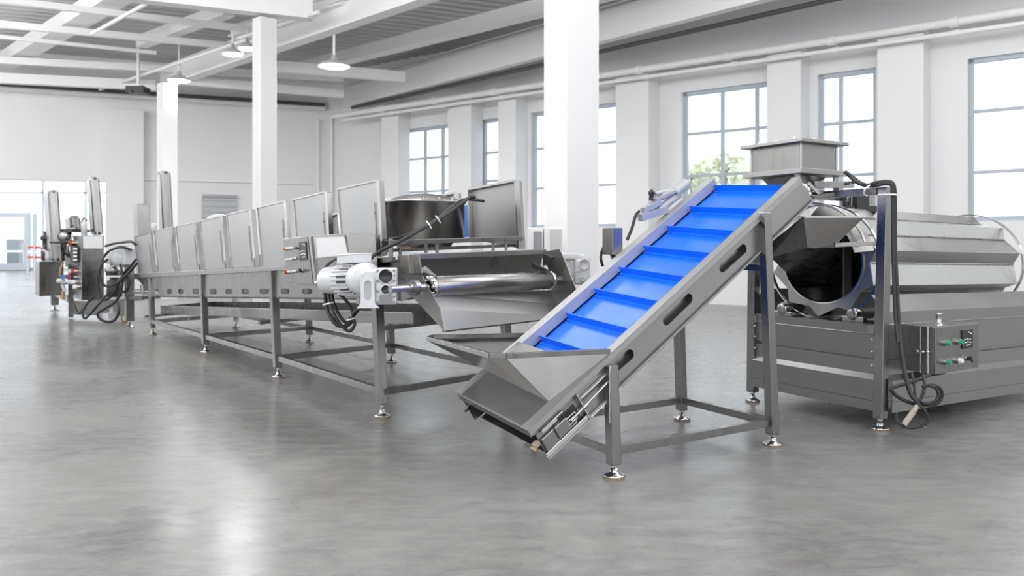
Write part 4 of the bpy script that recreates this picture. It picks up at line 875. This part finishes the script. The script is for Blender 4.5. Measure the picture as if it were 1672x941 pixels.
for s, w, ro_ in ((-.012, .035, .517), (LB - .02, .04, .517)):
    vs = []; m = MB()
    for rr_, ss in ((o_, s), (ro_, s), (ro_, s + w), (o_, s + w)): vs += [C0 + a3 * ss + cs(rr_, 2 * math.pi * i / k) for i in range(k)]
    m.add(vs, [(j * k + i, j * k + (i + 1) % k, ((j + 1) % 4) * k + (i + 1) % k, ((j + 1) % 4) * k + i) for j in range(4) for i in range(k)]); m.build('hoop', SP, dr)
m = MB()
vs = []
for rr_, ss in ((.361, -.02), (.374, -.02), (.374, .03), (.361, .03)): vs += [C0 + a3 * ss + cs(rr_, 2 * math.pi * i / k) for i in range(k)]
m.add(vs, [(j * k + i, j * k + (i + 1) % k, ((j + 1) % 4) * k + (i + 1) % k, ((j + 1) % 4) * k + i) for j in range(4) for i in range(k)]); m.build('mouth_rim', SP, dr)
# carrying rollers in their bearings on the end shelf
for px, py in ((1393, 517), (1278, 505)):
    c = PL(px, py, D1 + aD * .12, aD); c.z = .915; ax_ = -aD; m = MB(); m.lathe(c + aD * .05, ax_, [(.0, 0), (.055, 0), (.055, .06), (.045, .075), (.02, .08), (.0, .08)], 24); m.box(c - UP * .045 + aD * .02, eD, aD, UP, .11, .03, .022); b_ = m.build('roller_bearing', SR, dm, bevel=.006)
    m = MB(); m.cyl(c + aD * .08, c + aD * .25, .05); m.build('carrying_roller', DK, b_)
# inlet chute into the mouth
y1, y2, y3 = 6.98, 7.35, 7.9
pa_, pb_, pc_, pd_ = W(1314, 354.6, y1), W(1411, 354.6, y1), W(1362, 402, y1 + .12), W(1317, 404, y1 + .12)
m = MB(); m.add([pa_, pb_, pc_, pd_], [(0, 1, 2, 3)]); m.add([pa_, pb_, pb_ + V((.0, .45, .06)), pa_ + V((0, .45, .06))], [(0, 1, 2, 3)]) if False else None
m.build('inlet_hopper', SR, dm, solid=.006, recalc=False)
m = MB(); m.bar(pa_, pb_, .03, .014); m.build('hopper_lip', SP, dm)
l1, l2, l3, l4, l5 = W(1312, 353, y1), W(1317, 404, y1 + .12), W(1371, 464.5, y3), W(1298, 458, y3 + .15), W(1258, 420, y2 + .25); l6 = W(1257, 397.6, y2)
m = MB(); m.add([l1, l2, l5, l6], [(0, 1, 2), (0, 2, 3)]); m.add([l2, l3, l4, l5], [(0, 1, 2), (0, 2, 3)]); m.build('inlet_chute', ST, dm, solid=.006, recalc=False)
m = MB(); m.add([W(1319, 404, y1 + .13), W(1372, 404, y1 + .35), l3], [(0, 1, 2)]); m.build('chute_side', ST, dm, solid=.006, recalc=False)
# shelf and arched guard right of the inlet
p, q = W(1363, 400.5, 7.12), W(1431, 397.5, 7.02); m = MB(); m.bar(p, q, .10, .035); m.build('guard_shelf', SH, dm, bevel=.003)
m = MB(); g = []
for i in range(13):
    a = math.radians(12 + 78 * i / 12); o = C0 - a3 * .06; g.append([o + cs(.50, a) , o + cs(.40, a) - a3 * .12])
m.sheet(g); m.build('arched_guard', SH, dm, solid=.005, recalc=False)
m = MB(); m.tube([C0 - a3 * .18 + cs(.515, math.radians(x)) for x in range(18, 125, 8)], .011); m.build('guard_rod', SP, dm)
# upper frame and the feed hopper on top
t1 = W(1445, 305, D1.y); m = MB(); a = flatp(D1 + eD * .02, 1.935); b = flatp(D2, 1.935); m.bar(a, b, .05, .058); m.build('top_rail', ST, dm, bevel=.003)
m = MB(); r2 = W(1381, 332, 8.1); m.bar(flatp(r2, .95), flatp(r2, 1.97), .08, .08); m.build('rear_post', ST, dm, bevel=.003)
m = MB(); m.bar(flatp(r2, 1.935), flatp(r2 - eD * .1 - aD * .9, 1.935), .05, .05); m.build('top_rail', ST, dm)
yc = 7.0; kz = W(1309, 222, yc); zt_ = kz.z - .012; cr = flatp(kz, 0); eB = nrm(V((-.468, .884, 0))); wl, wr = .718, .637
def rect(i0, z): return [cr + eB * i0 + aD * i0 + UP * z, cr + eB * (wl - i0) + aD * i0 + UP * z, cr + eB * (wl - i0) + aD * (wr - i0) + UP * z, cr + eB * i0 + aD * (wr - i0) + UP * z]
zb2 = W(1310, 273, yc).z
m = MB(); m.prism(rect(0, zt_ - .035), UP * .035) if False else None
o_ = rect(0, zt_ - .03); i_ = rect(.07, zt_ - .03); m.plate(o_, [i_], UP * .03); fh = None
m2 = MB(); o2 = rect(.075, zb2)
for j in range(4): a, b = o2[j], o2[(j + 1) % 4]; m2.prism([a, b, b + UP * (zt_ - zb2 - .02), a + UP * (zt_ - zb2 - .02)], nrm((o2[(j + 2) % 4] - b)) * .005)
fh = m2.build('feed_hopper', ST, dm); m.build('rim', SH, fh, bevel=.004)
m = MB()
for j in range(4): p = o2[j]; m.bar(p, p + UP * (zt_ - zb2 - .02), .016, .016)
m.build('corner_strip', SR, fh)
m = MB()
for (u_, v_) in ((.1, .03), (.3, .03), (.5, .03), (.68, .03), (.03, .2), (.03, .45)): p = cr + eB * u_ + aD * v_ + UP * zt_; m.cyl(p, p + UP * .014, .014, seg=8); m.build('rim_bolt', SP, fh); m = MB()

m = MB(); o3 = rect(.02, zb2 - .045); a0_ = o3[0] - aD * .0; m.prism(o3, UP * .045); m.build('feeder_tray', SH, dm, bevel=.004)
m = MB(); o4 = rect(.14, zb2 - .05); o5 = rect(.24, zb2 - .20); m.hexa(o5, o4); m.build('outlet_funnel', SR, dm)
m = MB(); pA, pB = W(1333, 302, 6.98), W(1393, 301.5, 7.35); m.bar(pA, pB, .03, .058); pC, pD = W(1345, 290, 7.5), W(1390, 285, 7.7); m.bar(W(1360, 318, 7.1), W(1328, 322, 7.0), .03, .03); m.prism([W(1322, 296, 6.98), W(1334, 310, 6.98), W(1347, 310, 7.0), W(1343, 316, 7.0), W(1336, 318, 6.98), W(1318, 300, 6.98)], V((0, .02, 0)))
m.build('feeder_bracket', SH, dm, bevel=.003)
m = MB()
for s_ in (.06, .58): p = cr + eB * .10 + aD * s_; m.bar(p + UP * 1.94, p + UP * (zb2 - .03), .04, .04); p = cr + eB * .62 + aD * s_; m.bar(p + UP * 1.94, p + UP * (zb2 - .03), .04, .04)
m.build('feeder_legs', ST, dm, bevel=.003)
m = MB(); c = W(1381, 301, 7.28); m.cyl(c + V((0, -.03, .0)), c + V((0, -.045, 0)), .012, seg=10); c = W(1390, 298, 7.32); m.cyl(c + V((0, -.03, 0)), c + V((0, -.045, 0)), .016, seg=10); m.build('bracket_holes', BLK, dm)
# small black actuator above the drum
m = MB(); c = W(1405, 333, 8.0); m.box(c, (1, 0, 0), (0, 1, 0), UP, .06, .06, .075); m.box(c + V((-.12, 0, -.05)), (1, 0, 0), (0, 1, 0), UP, .05, .05, .03); m.box(c + V((.10, 0, -.05)), (1, 0, 0), (0, 1, 0), UP, .05, .05, .028); m.cyl(c + V((-.14, 0, -.03)), c + V((-.14, 0, .02)), .03); m.build('actuator', BLK, dm, bevel=.008)
m = MB(); c = W(1422, 333, 8.05); m.bar(c - UP * .09, c + UP * .10, .05, .05); m.build('actuator_post', ST, dm)
# ---- control box on the near side
fb = D1 + aD * .28 - eD * .33; zt2, zb3 = CH - 134.5 / F * 6.81, CH - 212 / F * 6.81
nb = W(1524.5, HZ, 6.82); nb.z = 0; rgt = PL(1594.5, HZ, nb, oD); rgt.z = 0; bkv = eD * .36
m = MB(); m.prism([nb, rgt, rgt + bkv, nb + bkv], UP * .001) if False else None
m.hexa([nb + UP * zb3, rgt + UP * zb3, rgt + bkv + UP * zb3, nb + bkv + UP * zb3], [nb + UP * zt2, rgt + UP * zt2, rgt + bkv + UP * zt2, nb + bkv + UP * zt2]); bx = m.build('control_box', ST, dm, bevel=.005)
m = MB(); d1 = nrm(rgt - nb); fo = V((d1.y, -d1.x, 0)); L_ = (rgt - nb).length
m.hexa([nb + fo * .002 + UP * (zb3 + .004), rgt + fo * .002 + UP * (zb3 + .004), rgt + fo * .016 + UP * (zb3 + .004), nb + fo * .016 + UP * (zb3 + .004)], [nb + fo * .002 + UP * (zt2 - .004), rgt + fo * .002 + UP * (zt2 - .004), rgt + fo * .016 + UP * (zt2 - .004), nb + fo * .016 + UP * (zt2 - .004)]); m.build('door', ST, bx, bevel=.003)
m = MB()
for k in (.05, .12): x = nb - aD * .002 + eD * k; m.bar(x + UP * zb3, x + UP * zt2, .012, .012)
m.build('side_seam', SP, bx)
def bp(px, py): return PL(px, py, nb + fo * .017, fo)
for x, y, mt in ((1542, 560, GRN), (1563, 558, GRN), (1542, 591, GRN), (1562, 588.5, WPL)): button(bx, bp(x, y), fo, .022, mt, l=.05)
k = MB(); c = bp(1576, 585); k.cyl(c, c + fo * .022, .022, seg=16); k.cur = 1; k.cyl(c + fo * .022, c + fo * .045, .018, seg=12); k.bar(c + fo * .04 + UP * .018, c + fo * .05 - UP * .03 + d1 * .02, .014, .014); k.build('selector_switch', [SP, BLK], bx)
display(bx, [bp(1570, 540), bp(1587, 538), bp(1587, 568), bp(1570, 570)], fo)
k = MB()
for x, y in ((1499, 574), (1508, 575), (1516, 575)): p = PL(x, y, nb - aD * .001, aD); k.lathe(p, -aD, [(.012, 0), (.012, .014), (0, .016)], 10)
k.build('latch', SP, bx)
k = MB(); p = W(1532.5, 526, 6.98); p.z = zt2; k.lathe(p, UP, [(.034, 0), (.034, .01), (.022, .012), (.022, .085), (.03, .088), (.03, .098), (0, .098)]); k.build('cable_fitting', SP, bx)
# ---- cables
k = MB(); k.tube([W(1380, 281, 7.1), W(1392, 290, 7.05), (W(1403, 298, 7.0)), W(1416, 303, 6.9), W(1430, 299, 6.85), W(1446, 297, 6.8), W(1456, 299, 6.8), W(1460, 310, 6.8), W(1461, 340, 6.8), W(1461, 400, 6.8), W(1464, 470, 6.78), W(1468, 540, 6.75), W(1476, 600, 6.65), W(1486, 640, 6.5), W(1498, 656, 6.45)], .018)
k.tube([W(1382, 282, 7.12), W(1396, 296, 7.0), W(1408, 302, 6.95), W(1424, 304, 6.88), W(1440, 301, 6.8), W(1453, 301, 6.78), W(1457, 312, 6.78), W(1458, 400, 6.78), W(1461, 500, 6.75), W(1466, 560, 6.7)], .014)
k.build('supply_cable', RUB, dm)
k = MB(); ty = 6.76
k.tube([W(1434, 318, 6.86), W(1448, 318, ty), W(1462, 318, ty - .02), W(1463, 320, ty + .05)], .007); k.tube([W(1420, 303, 6.84), W(1413, 308, 6.8), W(1411, 317, 6.84), W(1416, 320, 6.9)], .007); k.build('cable_tie', WPL, dm)
yq = 6.5
coil([(1518, 612, 6.68), (1500, 620, 6.6), (1475, 628, 6.55), (1457, 634, yq), (1459, 642, yq), (1472, 652, yq), (1490, 659, yq), (1506, 661, yq)], .015, 'cable_loop', dm)
coil([(1494, 658, yq), (1512, 662, 6.45), (1530, 659, 6.45), (1538, 648, 6.45), (1536, 636, 6.45), (1524, 629, 6.45), (1506, 632, 6.45)], .013, 'cable_loop', dm)
coil([(1496, 655, yq), (1510, 659, 6.42), (1526, 656, 6.42), (1532, 646, 6.42), (1528, 634, 6.42), (1516, 630, 6.42)], .012, 'cable_loop', dm)
coil([(1507, 612, 6.65), (1510, 630, 6.55), (1505, 648, 6.48), (1497, 658, 6.45)], .013, 'cable_loop', dm)
coil([(1489, 610, 6.65), (1493, 630, 6.55), (1496, 655, 6.45), (1508, 668, 6.42), (1515, 682, 6.42), (1512, 692, 6.42), (1498, 698, 6.42), (1480, 698, 6.42), (1466, 690, 6.45), (1463, 676, 6.5)], .011, 'cable_loop', dm)
k = MB(); a, b = W(1492, 672, 6.42), W(1476, 694, 6.42); k.cyl(a, b, .022, seg=14); k.cyl(W(1497, 662, 6.43), a, .012, .02, seg=10); k.build('cable_plug', mat('clear_tan_plug', (.42, .36, .30), .3), dm)
# ================================================================== LIGHT
w = bpy.data.worlds.new('daylight'); bpy.context.scene.world = w; w.use_nodes = True; N = w.node_tree.nodes; Lk = w.node_tree.links
bg = N['Background']; tc = N.new('ShaderNodeTexCoord'); sx = N.new('ShaderNodeSeparateXYZ'); rp = N.new('ShaderNodeValToRGB')
rp.color_ramp.elements[0].position = .40; rp.color_ramp.elements[0].color = (.60, .61, .62, 1); rp.color_ramp.elements[1].position = .62; rp.color_ramp.elements[1].color = (.93, .965, 1, 1)
mr = N.new('ShaderNodeMapRange'); mr.inputs['From Min'].default_value = -1; mr.inputs['From Max'].default_value = 1
Lk.new(tc.outputs['Generated'], sx.inputs[0]); Lk.new(sx.outputs['Z'], mr.inputs['Value']); Lk.new(mr.outputs['Result'], rp.inputs['Fac']); Lk.new(rp.outputs['Color'], bg.inputs['Color'])
bg.inputs['Strength'].default_value = 2.1
# fill lights added unseen beside and behind the camera to brighten the hall
for p in [(-19 + 5.6 * ix, -7 + 5 * iy) for ix in range(6) for iy in range(5)] + [(-13.5, 18.5), (-18.5, 21), (-24, 27), (-28, 34), (-28, 42)]:
    l = bpy.data.lights.new('fill_light', 'POINT'); l.shadow_soft_size = 1.5; l.energy = 268 if p[1] < 16 else 400
    lo = bpy.data.objects.new('fill_light', l); C.objects.link(lo); lo.location = (*p, 5.4 if round(p[1]) % 2 == 0 or p[1] > 15 else 7.2)
vs = bpy.context.scene.view_settings; vs.view_transform = 'Standard'; vs.look = 'None'; vs.exposure = 0.0; vs.gamma = 1.0; vs.use_curve_mapping = False
bpy.context.scene.cycles.use_denoising = True
bpy.context.scene.cycles.max_bounces = 10; bpy.context.scene.cycles.transparent_max_bounces = 16
